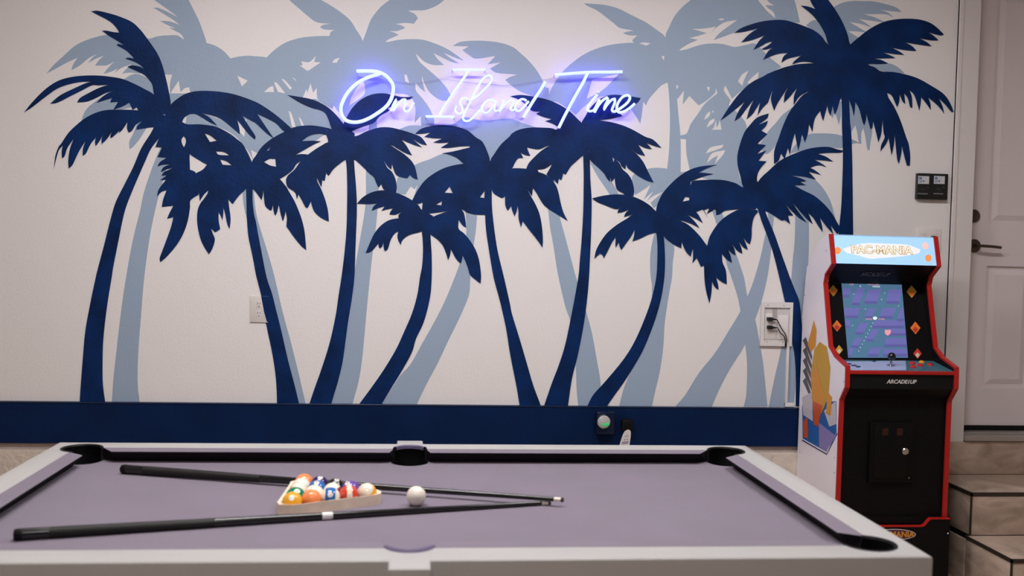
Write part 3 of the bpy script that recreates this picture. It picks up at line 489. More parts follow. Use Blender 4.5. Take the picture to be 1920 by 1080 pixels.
# recessed socket box with plugs and cable channel
pc = onY(1454, 607, YW)
rb = empty('recessed_socket_box', (pc.x, YW, pc.z), 'white recessed wall box holding two black plugs', 'socket box')
M_box = mat('box_white', (.72, .70, .70), .4, .4)
A = onY(1423.5, 648, YW); B = onY(1485.5, 567, YW); ca = onY(1430, 641, YW); cb = onY(1479.5, 577, YW)
outer = [(A.x, A.z), (B.x, A.z), (B.x, B.z), (A.x, B.z)]; inner = [(ca.x, ca.z), (cb.x, ca.z), (cb.x, cb.z), (ca.x, cb.z)]
v, f = prism([outer, inner], lambda a, b, h: (a, YW-h, b), .004, .014); obj('frame', v, f, M_box, rb)
# shallow tray standing in front of the wall sheet, sloping floor like a moulded recess
sh = MB(); d = .0115
sh.box(ca.x, cb.x, YW-.0052, YW-.0046, ca.z, cb.z)
sh.build('tray', mat('box_inner', (.60, .58, .58), .5, .3), rb)
wbox('inner_panel', 1457, 591, 1478, 636, .005, .0095, M_box, rb, .001)
wbox('device_plate', 1433, 588, 1456, 636, .005, .007, M_box, rb, .0005)
wbox('channel_rib', 1448, 577.5, 1457, 596, .005, .0075, mat('box_shadow', (.40, .37, .37), .5, .3), rb)  # rib in a darker grey, its shade put into the colour
for x, y in ((1440, 572.5), (1469.5, 573), (1438, 641.5), (1467.5, 642)):
    MB().cyl(onY(x, y, YW-.0138), (0, -1, 0), .003, .003, .001, 10).build('screw', M_grey, rb)
M_cord = mat('cord_black', (.008, .008, .009), .45, .4)
for i, (x, y) in enumerate(((1439, 598), (1439, 613.5))):
    pg = empty('power_plug', onY(x+5, y, YW-.012), ['upper black power plug in the recessed socket box', 'lower black power plug in the recessed socket box'][i], 'plug', 'plugs in the recessed box')
    a = onY(x, y, YW-.014); MB().box(a.x-.003, a.x+.022, YW-.034, YW-.006, a.z-.009, a.z+.009).build('plug_body', M_cord, pg, bevel=.004)
    v, f = lathe([(0, .008), (.006, .006), (.02, .004), (.021, .0)], a+Vector((.020, -.008, 0)), (1, 0, -.1), 14); obj('strain_relief', v, f, M_cord, pg, True)
    path = [(1451, y+.5), (1457, y+2), (1463, 612+i*7), (1468, 620+i*6), (1473, 628), (1475, 638), (1474, 650)] if i == 0 else [(1451, y+.5), (1458, y+1), (1463, 624), (1467, 627.5), (1470, 630), (1472.6, 640), (1472.2, 650)]
    path = cr(path, closed=False)
    v, f = tube([onY(a_, b_, YW-.022) for a_, b_ in path], .0026, 8); obj('cord', v, f, M_cord, pg, True)
ch = empty('cable_channel', onY(1474, 700, YW), 'slim white cable channel running down from the recessed socket box', 'cable channel')
a = onY(1470, 757, YW); b = onY(1477.5, 649, YW)
box('vertical_run', a.x, b.x+.002, YW-.016, YW-.0, a.z-.008, b.z, M_box, ch, .002)
box('elbow', a.x, onY(1487, 757, YW).x, YW-.0165, YW-.0, a.z-.014, a.z+.006, M_box, ch, .002)

# navy sensor with green light on the trim board, plug with hanging tag
pc = onY(1133, 793, YW-.02)
sn = empty('wall_sensor', (pc.x, YW-.02, pc.z), 'navy painted wall box with a round lens glowing green', 'sensor')
M_nv = mat('sensor_navy', (.002, .009, .036), .3, .35)
a = onY(1116, 813, YW-.04); b = onY(1152, 771, YW-.04)
box('body', a.x, b.x, YW-.062, YW-.019, a.z, b.z, M_nv, sn, .008)
q = onY(1132, 791, YW-.063)
v, f = lathe([(0, .036), (.004, .036), (.006, .033), (.006, .0)], q+Vector((0, .002, 0)), (0, -1, 0)); obj('lens_ring', v, f, M_nv, sn, True)
v, f = lathe([(0, .032), (.006, .029), (.011, .018), (.013, .0)], q+Vector((0, -.003, 0)), (0, -1, 0)); obj('lens', v, f, mat('lens_grey', (.45, .44, .44), .15, .6), sn, True)
obj('green_light', *(lambda m: (m.v, m.f))(MB().box(q.x-.014, q.x+.022, q.y-.0152, q.y-.010, q.z-.012, q.z-.004).box(q.x-.005, q.x+.014, q.y-.0135, q.y-.008, q.z-.021, q.z-.012).box(q.x+.018, q.x+.024, q.y-.011, q.y-.006, q.z-.014, q.z+.008)), mat('green_led', (.0, .25, .06), .4, .4, emit=(.02, .85, .18), estr=.55), sn)
pc = onY(1174, 797, YW-.02)
pk = empty('plug_adapter', (pc.x, YW-.02, pc.z), 'black plug adapter on the navy trim board with a white tag hanging from it', 'plug')
a = onY(1164, 806, YW-.03); b = onY(1185, 785.5, YW-.03)
box('body', a.x, b.x, YW-.06, YW-.019, a.z, b.z, M_black, pk, .006)
TGY = YW-.066
tagp = cr([(1161, 836), (1166, 820), (1171, 809), (1178, 805), (1182.5, 809), (1182, 822), (1179, 840)])
v, f = prism([tagp], lambda a_, b_, h: onY(a_, b_, TGY)+Vector((0, -h, 0)), 0, .0012)
tg = obj('hanging_tag', v, f, mat('tag_white', (.66, .63, .62), .5, .3), pk); tag(tg, 'white printed tag')
mk = MB()
for x, y in ((1173, 818), (1177, 817), (1171, 824), (1176, 823.5)):
    t_ = [onY(x-1.1, y+1.3, TGY-.0016), onY(x+1.1, y+1.3, TGY-.0016), onY(x, y-1.3, TGY-.0016)]; mk.add(t_, [(0, 1, 2)])
mk.build('printed_mark', M_hole, tg)
mk = MB()
for y in (829, 831.5): mk.add([onY(1166, y, TGY-.0016), onY(1178, y-1.5, TGY-.0016), onY(1178, y-.2, TGY-.0016), onY(1166, y+1.2, TGY-.0016)], [(0, 1, 2, 3)])
mk.build('printed_line', mat('print_violet', (.06, .04, .2), .5, .3), tg)
v, f = tube([onY(a_, b_, YW-.05) for a_, b_ in ((1170, 803), (1169, 806), (1172, 808))], .0012, 6); obj('tag_string', v, f, M_cord, pk, True)

# black double control panel and switch plate
pc = onY(1745, 350, YW)
tp = empty('wall_controller', (pc.x, YW, pc.z), 'black double wall controller with two white labels', 'controller')
wbox('housing', 1714.5, 327, 1773, 373.5, -.002, .026, mat('controller_black', (.010, .010, .012), .4, .4), tp, .003)
M_lbl = mat('label_white', (.55, .56, .60), .5, .3); M_blue = mat('label_blue', (.12, .22, .42), .5, .3); M_txt = mat('label_grey', (.16, .16, .17), .5, .3)
for x in (1721.2, 1750.6):
    l = wbox('label', x, 330.5, x+21, 344.5, .0255, .0264, M_lbl, tp)
    wbox('label_print', x+2, 332, x+7.5, 336.5, .0263, .0267, M_blue, tp)
    for i in range(3): wbox('label_line', x+2, 338.2+i*1.8, x+9-i, 339+i*1.8, .0263, .0267, M_blue, tp)
    MB().cyl(onY(x+10.5, 339.7, YW-.0264), (0, -1, 0), .0035, .0035, .001, 10).build('label_dot', M_hole, tp)
    wbox('button_text', x+5, 352.5, x+14, 356.5, .0258, .0263, mat('text_dim', (.03, .03, .035), .5, .3), tp)
    wbox('slot_line', x-.5, 362.4, x+18, 364, .0258, .0266, M_txt, tp)
    MB().cyl(onY(x+18.5, 351.5, YW-.0258), (0, -1, 0), .0025, .0025, .001, 8).build('led_dot', M_txt, tp)
sw = empty('switch_plate', onY(1740, 452, YW), 'white light switch plate behind the top of the arcade cabinet', 'switch')
wbox('plate', 1715.5, 429, 1763.5, 476, -.002, .007, mat('switch_white', (.74, .70, .70), .35, .4), sw, .002)
wbox('rocker', 1722, 437, 1737, 469, .0065, .0105, M_plate, sw, .001)
wbox('rocker', 1741, 437, 1756, 469, .0065, .0105, M_plate, sw, .001)

# ------------------------------------------------------------------ pool table
X0, X1, Y0, Y1, ZT = -1.204, 1.258, 2.280, 3.640, .785
ZB = .742; CX = .012
table = empty('pool_table', ((X0+X1)/2, (Y0+Y1)/2, 0), 'white pool table with mauve grey cloth and black pockets', 'pool table')
WR = .086
xi0, xi1, yi0, yi1 = X0+WR, X1-WR, Y0+.098, Y1-WR
RC, RS = .067, .060
pk_c = {(sx, sy): (X0+.107 if sx < 0 else X1-.107, Y0+.112 if sy < 0 else Y1-.100) for sx in (-1, 1) for sy in (-1, 1)}
pk_s = {-1: (CX, Y0+.120), 1: (CX, Y1-.108)}
def arc(c, r, a0, a1, n=14): return [(c[0]+r*math.cos(a0+(a1-a0)*i/n), c[1]+r*math.sin(a0+(a1-a0)*i/n)) for i in range(n+1)]
def corner_arc(sx, sy):
    c = pk_c[(sx, sy)]; xe = xi1 if sx > 0 else xi0; ye = yi1 if sy > 0 else yi0
    py = c[1]-sy*math.sqrt(RC**2-(xe-c[0])**2); pxx = c[0]-sx*math.sqrt(RC**2-(ye-c[1])**2)
    a = math.atan2(py-c[1], xe-c[0]); b = math.atan2(ye-c[1], pxx-c[0]); mid = math.atan2(sy, sx)
    def near(t, ref):
        while t-ref > math.pi: t -= 2*math.pi
        while t-ref < -math.pi: t += 2*math.pi
        return t
    a = near(a, mid); b = near(b, mid); return arc(c, RC, a, b, 16)     # from the short rail to the long rail
def side_arc(sy):
    c = pk_s[sy]; ye = yi1 if sy > 0 else yi0; dx = math.sqrt(max(1e-6, RS**2-(ye-c[1])**2))
    a = math.atan2(ye-c[1], dx); b = math.atan2(ye-c[1], -dx)
    if sy > 0: return arc(c, RS, a, b, 14)             # right to left
    return arc(c, RS, b if b < 0 else b-2*math.pi, a if a < 0 else a, 14) if a < 0 else arc(c, RS, b-2*math.pi, a, 14)
hole = corner_arc(1, 1)+side_arc(1)+corner_arc(-1, 1)[::-1]+corner_arc(-1, -1)+side_arc(-1)+corner_arc(1, -1)[::-1]
BW = .047
outer = [(X0, Y0), (CX-BW, Y0), (CX-BW, Y0-.062), (CX+BW, Y0-.062), (CX+BW, Y0), (X1, Y0), (X1, Y1), (CX+BW, Y1), (CX+BW, Y1+.062), (CX-BW, Y1+.062), (CX-BW, Y1), (X0, Y1)]
v, f = prism([outer, hole], lambda a, b, h: (a, b, h), ZT-.05, ZT)
o = obj('top_rail', v, f, M_rail, table, True)
bm = bmesh.new(); bm.from_mesh(o.data); z0 = ZT-table.location.z-1e-4
es = [e for e in bm.edges if all(q.co.z > z0 for q in e.verts) and len(e.link_faces) == 2 and e.calc_face_angle(0) > .8]
bmesh.ops.bevel(bm, geom=es, offset=.005, segments=3, affect='EDGES', profile=.5); bm.to_mesh(o.data); bm.free()
for q in o.data.polygons: q.use_smooth = True
o.data.set_sharp_from_angle(angle=math.radians(35))
# apron, tapering inwards
def taper(name, x0, x1, y0, y1, z0, z1, t, tx0, tx1, ty0, ty1):
    v = [(x0, y0, z1), (x1, y0, z1), (x1, y1, z1), (x0, y1, z1), (x0+t*tx0, y0+t*ty0, z0), (x1-t*tx1, y0+t*ty0, z0), (x1-t*tx1, y1-t*ty1, z0), (x0+t*tx0, y1-t*ty1, z0)]
    return obj(name, v, [(0, 1, 2, 3), (7, 6, 5, 4), (0, 4, 5, 1), (1, 5, 6, 2), (2, 6, 7, 3), (3, 7, 4, 0)], M_rail, table)
taper('apron', X0, X1, Y0, Y0+.03, .53, ZT-.05, .035, 1, 1, 1, 0)
taper('apron', X0, X1, Y1-.03, Y1, .53, ZT-.05, .035, 1, 1, 0, 1)
taper('apron', X0, X0+.03, Y0+.03, Y1-.03, .53, ZT-.05, .035, 1, 0, 0, 0)
taper('apron', X1-.03, X1, Y0+.03, Y1-.03, .53, ZT-.05, .035, 0, 1, 0, 0)
for sy in (-1, 1):
    ya = Y0-.062 if sy < 0 else Y1
    taper('pocket_block', CX-BW, CX+BW, ya, ya+.062, .60, ZT-.05, .012, 1, 1, 1 if sy < 0 else 0, 1 if sy > 0 else 0)
for sx in (-1, 1):
    for sy in (-1, 1):
        lx = (X0+.14) if sx < 0 else (X1-.14); ly = (Y0+.14) if sy < 0 else (Y1-.14)
        v = []
        for z, r in ((0, .055), (.03, .06), (.5, .085), (.62, .085)): v += [(lx-r, ly-r, z), (lx+r, ly-r, z), (lx+r, ly+r, z), (lx-r, ly+r, z)]
        ff = [(k*4+i, k*4+(i+1) % 4, k*4+4+(i+1) % 4, k*4+4+i) for k in range(3) for i in range(4)]+[(3, 2, 1, 0), (12, 13, 14, 15)]
        obj('leg', v, ff, M_rail, table, bevel=.004)
# bed: cloth with six round openings
pock = [(c, RC) for c in pk_c.values()]+[(c, RS) for c in pk_s.values()]
circ = lambda c, r, n=28: [(c[0]+r*math.cos(2*math.pi*i/n), c[1]+r*math.sin(2*math.pi*i/n)) for i in range(n)]
v, f = prism([[(X0+.02, Y0+.02), (X1-.02, Y0+.02), (X1-.02, Y1-.02), (X0+.02, Y1-.02)]]+[circ(c, r+(.006 if r == RS else 0)) for c, r in pock], lambda a, b, h: (a, b, h), ZB-.02, ZB)
obj('bed_cloth', v, f, M_cloth, table)
# pockets: open cups with a rounded rim
for (c, r) in pock:
    vs = []; fs = []; n = 72
    side = r != RC
    prof = [(r-.012, ZB-.075), (r-.004, ZB-.06), (r-.003, ZB), (r-.0035, ZT-.012), (r-.006, ZT-.004), (r-.003, ZT+.0015), (r+.0015, ZT+.0012), (r+.002, ZT-.004)]
    # cup wall only where it stands outside the playfield
    cx, cy = c; ins = []
    for i in range(n+1):
        a = 2*math.pi*i/n; ins.append(a)
    nx0, nx1, ny0, ny1 = xi0+.012, xi1-.012, yi0+.012, yi1-.012
    keep = [not (nx0 < cx+r*math.cos(a) < nx1 and ny0 < cy+r*math.sin(a) < ny1) for a in ins]
    for i, a in enumerate(ins):
        for (rr, z) in prof:
            zz = z if keep[i] else min(z, ZB-.001)
            vs.append((cx+rr*math.cos(a), cy+rr*math.sin(a), zz))
    m = len(prof)
    for i in range(n):
        for k in range(m-1): fs.append((i*m+k, (i+1)*m+k, (i+1)*m+k+1, i*m+k+1))
    b0 = len(vs); vs.append((cx, cy, ZB-.078))
    for i in range(n): fs.append((i*m, (i+1)*m, b0))
    pko = obj('pocket', vs, fs, M_black, table, True)
    if side:
        V = []; Fs = []; sg = 1 if c[1] > 3 else -1
        al = math.asin(min(1, max(-1, ((yi1 if sg > 0 else yi0)-cy)*sg/r)))
        for i in range(25):
            a = al+(math.pi-2*al)*i/24; ca_, sa_ = math.cos(a), math.sin(a)*sg
            for rr, z in ((r-.009, ZT-.006), (r-.009, ZT+.0045), (r-.005, ZT+.0075), (r+.001, ZT+.0055), (r+.005, ZT-.001)): V.append((cx+rr*ca_, cy+rr*sa_, z))
        for i in range(24):
            for k in range(4): Fs.append((i*5+k, i*5+5+k, i*5+6+k, i*5+k+1))
        tag(obj('pocket_rim', V, Fs, mat('pocket_rim_mauve', (.14, .115, .21), .45, .4), pko, True), 'dark mauve rim')
# cushions: cloth-covered top, undercut and ends coloured near-black for their shade
CW = .055; NZ = ZT-.003
def cushion(pa, pb, na, nb, inward, name='cushion'):
    """pa,pb ends at rail; na,nb ends at nose (2D)"""
    iw = Vector((inward[0], inward[1], 0))
    def L(p, z): return Vector((p[0], p[1], z))
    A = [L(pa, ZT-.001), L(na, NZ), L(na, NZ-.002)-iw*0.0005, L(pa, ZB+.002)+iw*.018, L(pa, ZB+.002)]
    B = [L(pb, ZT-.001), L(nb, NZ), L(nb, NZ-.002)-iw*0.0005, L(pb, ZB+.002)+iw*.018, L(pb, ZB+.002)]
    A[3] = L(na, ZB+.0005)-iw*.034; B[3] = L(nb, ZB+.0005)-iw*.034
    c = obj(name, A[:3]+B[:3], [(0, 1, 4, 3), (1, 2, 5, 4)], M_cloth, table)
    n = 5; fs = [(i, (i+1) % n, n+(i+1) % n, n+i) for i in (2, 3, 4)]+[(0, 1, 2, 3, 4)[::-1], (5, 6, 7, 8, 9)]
    o = obj('cushion_face', A+B, fs, M_cushion_shade, c); tag(o, 'cushion undercut and ends with their shade painted black')
    return c
def cross_x(sx, sy): c = pk_c[(sx, sy)]; ye = yi1 if sy > 0 else yi0; return c[0]-sx*math.sqrt(RC**2-(ye-c[1])**2)
def cross_y(sx, sy): c = pk_c[(sx, sy)]; xe = xi1 if sx > 0 else xi0; return c[1]-sy*math.sqrt(RC**2-(xe-c[0])**2)
for sy in (-1, 1):
    ye = yi1 if sy > 0 else yi0; yn = ye-sy*CW; iw = (0, -sy)
    cushion((cross_x(-1, sy), ye), (CX-RS+.004, ye), (cross_x(-1, sy)+.042, yn), (CX-RS-.010, yn), iw)
    cushion((CX+RS-.004, ye), (cross_x(1, sy), ye), (CX+RS+.010, yn), (cross_x(1, sy)-.042, yn), iw)
for sx in (-1, 1):
    xe = xi1 if sx > 0 else xi0; xn = xe-sx*CW
    cushion((xe, cross_y(sx, -1)), (xe, cross_y(sx, 1)), (xn, cross_y(sx, -1)+.042), (xn, cross_y(sx, 1)-.042), (-sx, 0))

# ------------------------------------------------------------------ balls
BR = .028575
M_num = mat('ball_disc_white', (.78, .76, .70), .08, .6)
M_dig = mat('ball_digit_black', (.01, .01, .012), .2, .5)
def ballmat(name, col, stripe, base=(.80, .74, .62), wd=.0145):
    m = bpy.data.materials.new(name); m.use_nodes = True; nt = m.node_tree; b = nt.nodes['Principled BSDF']
    b.inputs['Roughness'].default_value = .06; b.inputs['Specular IOR Level'].default_value = .55
    if not stripe: b.inputs['Base Color'].default_value = (*col, 1)
    else:
        tc = nt.nodes.new('ShaderNodeTexCoord'); sp = nt.nodes.new('ShaderNodeSeparateXYZ'); ab = nt.nodes.new('ShaderNodeMath'); ab.operation = 'ABSOLUTE'
        lt = nt.nodes.new('ShaderNodeMath'); lt.operation = 'LESS_THAN'; lt.inputs[1].default_value = wd
        mx = nt.nodes.new('ShaderNodeMix'); mx.data_type = 'RGBA'
        mx.inputs[6].default_value = (*base, 1); mx.inputs[7].default_value = (*col, 1)
        nt.links.new(tc.outputs['Object'], sp.inputs[0]); nt.links.new(sp.outputs['Z'], ab.inputs[0]); nt.links.new(ab.outputs[0], lt.inputs[0])
        nt.links.new(lt.outputs[0], mx.inputs[0]); nt.links.new(mx.outputs[2], b.inputs['Base Color'])
    return m
bm = bmesh.new(); bmesh.ops.create_uvsphere(bm, u_segments=40, v_segments=24, radius=BR); SPH = bpy.data.meshes.new('ball'); bm.to_mesh(SPH); bm.free()
for q in SPH.polygons: q.use_smooth = True
def numcap(r=.0078, lift=.0001):
    v = [(BR+lift, 0, 0)]; n = 20; f = []
    for k in (1, 2, 3):
        a = math.asin(r/BR)*k/3
        for i in range(n):
            q = 2*math.pi*i/n; v.append(((BR+lift)*math.cos(a), (BR+lift)*math.sin(a)*math.cos(q), (BR+lift)*math.sin(a)*math.sin(q)))
    f += [(0, 1+i, 1+(i+1) % n) for i in range(n)]
    for k in range(2): f += [(1+k*n+i, 1+k*n+n+i, 1+k*n+n+(i+1) % n, 1+k*n+(i+1) % n) for i in range(n)]
    me = bpy.data.meshes.new('number_disc'); me.from_pydata(v, [], f); me.update()
    for q in me.polygons: q.use_smooth = True
    me.materials.append(M_num); return me
CAP = numcap()
def ball(num, col, stripe, pos, rot, label, cname, **kw):
    me = SPH.copy(); me.name = 'pool_ball'; me.materials.append(ballmat('ball_%s' % cname, col, stripe, **kw))
    o = bpy.data.objects.new('pool_ball' if num else 'cue_ball', me); COL.objects.link(o); o.location = pos; o.rotation_euler = rot
    tag(o, label, 'ball', 'pool balls on the table')
    if num:
        c = bpy.data.objects.new('number_disc', CAP); link(c, o)
        cu = bpy.data.curves.new('t', 'FONT'); cu.body = str(num); cu.size = .0105; cu.align_x = 'CENTER'; cu.align_y = 'CENTER'; cu.resolution_u = 2
        t = bpy.data.objects.new('t', cu); COL.objects.link(t); dg = bpy.context.evaluated_depsgraph_get(); mt = bpy.data.meshes.new_from_object(t.evaluated_get(dg)); bpy.data.objects.remove(t)
        vs = []
        for q in mt.vertices:
            d = Vector((BR, q.co.x, q.co.y)).normalized()*(BR+.00025); vs.append(tuple(d))
        mm = bpy.data.meshes.new('numeral'); mm.from_pydata(vs, [], [tuple(p.vertices) for p in mt.polygons]); mm.materials.append(M_dig)
        link(bpy.data.objects.new('numeral', mm), c)
    return o
b1 = onZ(548, 941.3, ZB+BR); b5 = onZ(688, 924, ZB+BR)
u = (b5-b1).normalized(); wv = Vector((-u.y, u.x, 0)); D_ = 2*BR+.0002
org_ = (b1+b5)/2-u*(2*D_)
def bp(i, j): return org_+u*(D_*(i+j*.5))+wv*(D_*j*math.sqrt(3)/2)
YEL = (.80, .38, .03); BLU = (.02, .13, .42); RED = (.62, .06, .035); PUR = (.13, .06, .33); ORA = (.85, .26, .09); GRN = (.0, .20, .10); MAR = (.25, .03, .06); BLK = (.008, .008, .012)
# row 0 runs along the near side of the rack, column 0 at the yellow ball; (number, colour, stripe, disc direction, pole direction, label)
BALLS = {(0, 0): (1, YEL, 0, (0, -.8, .6), (0, .6, .8), 'solid yellow ball in a corner of the wooden rack'), (1, 0): (5, ORA, 0, (.6, .3, -.7), (0, .6, .8), 'solid orange ball beside the yellow corner ball'),
 (2, 0): (10, BLU, 1, (.05, -.86, .5), (1, 0, 0), 'white ball with an upright blue stripe in the rack'), (3, 0): (11, RED, 1, (.15, -.95, .15), (1, .1, 0), 'red ball with a cream ring and number disc in the rack'), (4, 0): (9, YEL, 1, (-.9, .1, -.3), (.1, -.62, .78), 'plain cream ball in the corner of the rack next to the cue ball'),
 (0, 1): (6, GRN, 0, (.25, -.6, .78), (0, .6, .8), 'solid green ball behind the yellow ball'), (1, 1): (13, ORA, 1, (.4, .8, .2), (.05, -.5, .87), 'cream topped orange ball in the middle of the rack'), (2, 1): (15, MAR, 1, (.4, .8, .2), (-.35, -.35, .87), 'cream topped maroon ball in the middle of the rack'), (3, 1): (4, PUR, 0, (-.35, -.4, .85), (0, .6, .8), 'solid purple ball behind the red ringed ball'),
 (0, 2): (12, ORA, 1, (.4, .8, .2), (.25, -.5, .85), 'cream and orange striped ball behind the green ball'), (1, 2): (2, BLU, 0, (0, -.45, .89), (0, .8, .5), 'solid blue ball in the middle of the rack'), (2, 2): (8, BLK, 0, (.2, -.3, .93), (0, .9, .3), 'black ball in the middle of the rack'),
 (0, 3): (14, ORA, 1, (.8, .4, .2), (.3, -.2, .93), 'orange and cream striped ball next to the far corner of the rack'), (1, 3): (7, (.03, .015, .09), 0, (.1, -.35, .93), (0, .9, .3), 'dark indigo ball near the far corner of the rack'),
 (0, 4): (3, ORA, 0, (.3, .8, .2), (0, .3, .9), 'orange red ball in the far corner of the rack')}
for (i, j), (num, col, stp, xd, zd, lb) in BALLS.items():
    p = bp(i, j); p.z = ZB+BR
    x_ = Vector(xd).normalized(); z_ = Vector(zd); z_ = (z_-x_*z_.dot(x_)).normalized(); y_ = z_.cross(x_)
    R_ = Matrix((x_, y_, z_)).transposed().to_euler()
    if num == 11: ball(num, (.78, .66, .50), 1, p, R_, lb, '11', base=RED, wd=.0075)
    else: ball(num, col, stp, p, R_, lb, '%d' % num)
cb = onZ(780.5, 930, ZB+BR); cb.z = ZB+BR
ball(0, (.80, .74, .65), 0, cb, (0, 0, 0), 'plain cream cue ball standing outside the rack between the cues', 'cue')
# wooden rack
M_wood = mat('rack_wood', (.86, .71, .56), .45, .35, var=.1, vscale=25)
def rtri(off, rad, n=8):
    cs = [bp(0, 0), bp(4, 0), bp(0, 4)]; cen = sum(cs, Vector((0, 0, 0)))/3; out = []
    for k in range(3):
        a = cs[k]; pv = cs[k-1]; nx = cs[(k+1) % 3]
        e0 = (a-pv).normalized(); e1 = (nx-a).normalized(); n0 = Vector((e0.y, -e0.x, 0)); n1 = Vector((e1.y, -e1.x, 0))
        a0 = math.atan2(n0.y, n0.x); a1 = math.atan2(n1.y, n1.x)
        while a1 < a0: a1 += 2*math.pi
        for i in range(n+1):
            t = a0+(a1-a0)*i/n; out.append((a.x+off*math.cos(t), a.y+off*math.sin(t)))
    return out
rk = tag(obj('ball_rack', *prism([rtri(BR+.0135, 0), rtri(BR+.0015, 0)], lambda a, b, h: (a, b, h), ZB, ZB+.029), M_wood, None, True, .002), 'light wooden triangle rack around the pool balls', 'rack')

# ------------------------------------------------------------------ cues
M_lac = mat('cue_black_lacquer', (.008, .008, .009), .16, .6)
M_wrap = mat('cue_wrap', (.010, .009, .009), .5, .35, bump=.2, bscale=900)
M_ring = mat('cue_ring', (.75, .74, .74), .25, .5)
M_fer = mat('cue_ferrule', (.78, .73, .62), .35, .4)
M_tip = mat('cue_tip', (.05, .04, .04), .8, .2)
def cue(label, butt, tip, zb, zt):
    a = Vector((butt.x, butt.y, zb)); b = Vector((tip.x, tip.y, zt)); d = (b-a); Ln = d.length; d.normalize()
    q = empty('pool_cue', a, label, 'cue', 'pool cues on the table')
    R0, R1 = .0148, .0064
    rr = lambda t: R0+(R1-R0)*t
    for nm, t0, t1, m in (('bumper', -.006, .008, M_black), ('butt_sleeve', .008, .05, M_lac), ('wrap', .05, .33, M_wrap), ('forearm', .33, .528, M_lac), ('joint_ring', .528, .548, M_ring), ('shaft', .548, .980, M_lac), ('ferrule', .980, .994, M_fer), ('tip', .994, 1.0, M_tip)):
        e = .0004 if nm in ('wrap', 'joint_ring') else 0
        pr = [(t0*Ln, (rr(t0)+e)*(.85 if nm == 'bumper' else 1)), ((t0+.004)*Ln if nm == 'bumper' else t0*Ln+.0005, rr(t0)+e), (t1*Ln-.0005, rr(t1)+e), (t1*Ln, rr(t1)+e if nm != 'tip' else R1*.7)]
        v, f = lathe(pr, a, d, 24); obj(nm, v, f, m, q, True)
cA = onZ(233, 879.5, ZB+.015); tA = onZ(1057, 938, ZB+.020)
cB = onZ(33, 1003, ZB+.014); tB = onZ(1032, 941.5, ZB+.008)
cue('black cue passing behind the wooden rack and the cue ball', cA, tA, ZB+.0152, ZB+.0210)
cue('black cue with a silver joint ring lying in front of the wooden rack', cB, tB, ZB+.0152, ZB+.0066)

# ------------------------------------------------------------------ arcade cabinet
XL, XR, PT = 1.912, 2.432, .017
XI0, XI1 = XL+PT, XR-PT
arc_root = empty('arcade_cabinet', ((XL+XR)/2, 4.52, 0), 'upright arcade cabinet with white sides, red edging and a lit marquee', 'arcade cabinet')
M_side = mat('cabinet_side_white', (.90, .85, .94), .3, .45)
M_blk = mat('cabinet_black', (.0035, .0035, .004), .45, .16, bump=.03, bscale=200)
M_red = mat('edging_red', (.43, .014, .012), .35, .4)
FRONT = [(4.305, .335), (4.303, .862), (4.252, .925), (4.254, 1.016), (4.375, 1.050), (4.440, 1.088), (4.475, 1.205), (4.522, 1.372), (4.510, 1.412), (4.440, 1.464), (4.482, 1.600)]
BACK = [(4.500, 1.604), (4.610, 1.560), (4.735, 1.440), (4.765, 1.250), (4.770, .335)]
prof = FRONT+BACK
for x0, x1 in ((XL, XI0), (XI1, XR)):
    v, f = prism([prof], lambda a, b, h: (h, a, b), x0, x1); sp = obj('side_panel', v, f, M_side if x0 == XL else M_blk, arc_root)
    # red edging: ribbon wrapped round the front edge
    V = []; Fs = []
    for i, (y, z) in enumerate(FRONT):
        a = Vector(FRONT[max(i-1, 0)]); b = Vector(FRONT[min(i+1, len(FRONT)-1)]); t = (b-a).normalized(); n = Vector((-t.y, t.x))
        if n.x > 0: n = -n
        for d, xx in ((-.007, x0-.0015), (.0035, x0-.0015), (.0035, x1+.0015), (-.007, x1+.0015)): V.append((xx, y+n.x*d, z+n.y*d))
    m = len(FRONT)
    for i in range(m-1):
        for k in range(4): Fs.append((i*4+k, i*4+(k+1) % 4, i*4+4+(k+1) % 4, i*4+4+k))
    Fs += [(0, 1, 2, 3), (m*4-4, m*4-3, m*4-2, m*4-1)]
    obj('edging', V, Fs, M_red, sp)
def slab(name, pts, m, parent=arc_root, th=.006, x0=XI0, x1=XI1):
    """panel spanning the cabinet: polyline in (y,z), thickness behind it"""
    for_, out = [], []
    n = len(pts); V = []; Fs = []
    for (y, z) in pts: V += [(x0, y, z), (x1, y, z), (x1, y+th, z-.001), (x0, y+th, z-.001)]
    for i in range(n-1):
        for k in range(4): Fs.append((i*4+k, i*4+(k+1) % 4, i*4+4+(k+1) % 4, i*4+4+k))
    Fs += [(3, 2, 1, 0), (n*4-4, n*4-3, n*4-2, n*4-1)]
    return obj(name, V, Fs, m, parent)
slab('lower_front', [(4.318, .335), (4.316, .865)], M_blk)
ZF = onY(1690, 695.5, 4.256).z; ZL = onY(1690, 702.5, 4.254).z; ZQ = onY(1690, 729.5, 4.262).z; ZK = onY(1650, 675.5, 4.440).z
slab('under_shelf', [(4.316, .865), (4.262, ZQ)], M_blk)
M_cp = mat('panel_black', (.006, .006, .007), .45, .2)
cpf = slab('control_front', [(4.262, ZQ), (4.262, ZL)], M_cp)
box('front_edging', XI0, XI1, 4.252, 4.262, ZL, ZF, M_red, arc_root, .002)
slab('back_panel', [(4.764, .335), (4.760, 1.25), (4.730, 1.438)], M_blk, th=-.006)
slab('top_panel', [(4.482, 1.596), (4.610, 1.556), (4.735, 1.436)], M_blk)
slab('marquee_underside', [(4.442, 1.466), (4.500, 1.428)], M_blk)
slab('speaker_panel', [(4.500, 1.428), (4.575, 1.372)], M_blk)
BZ0, BZ1 = Vector((0, 4.585, 1.375)), Vector((0, 4.440, 1.015))
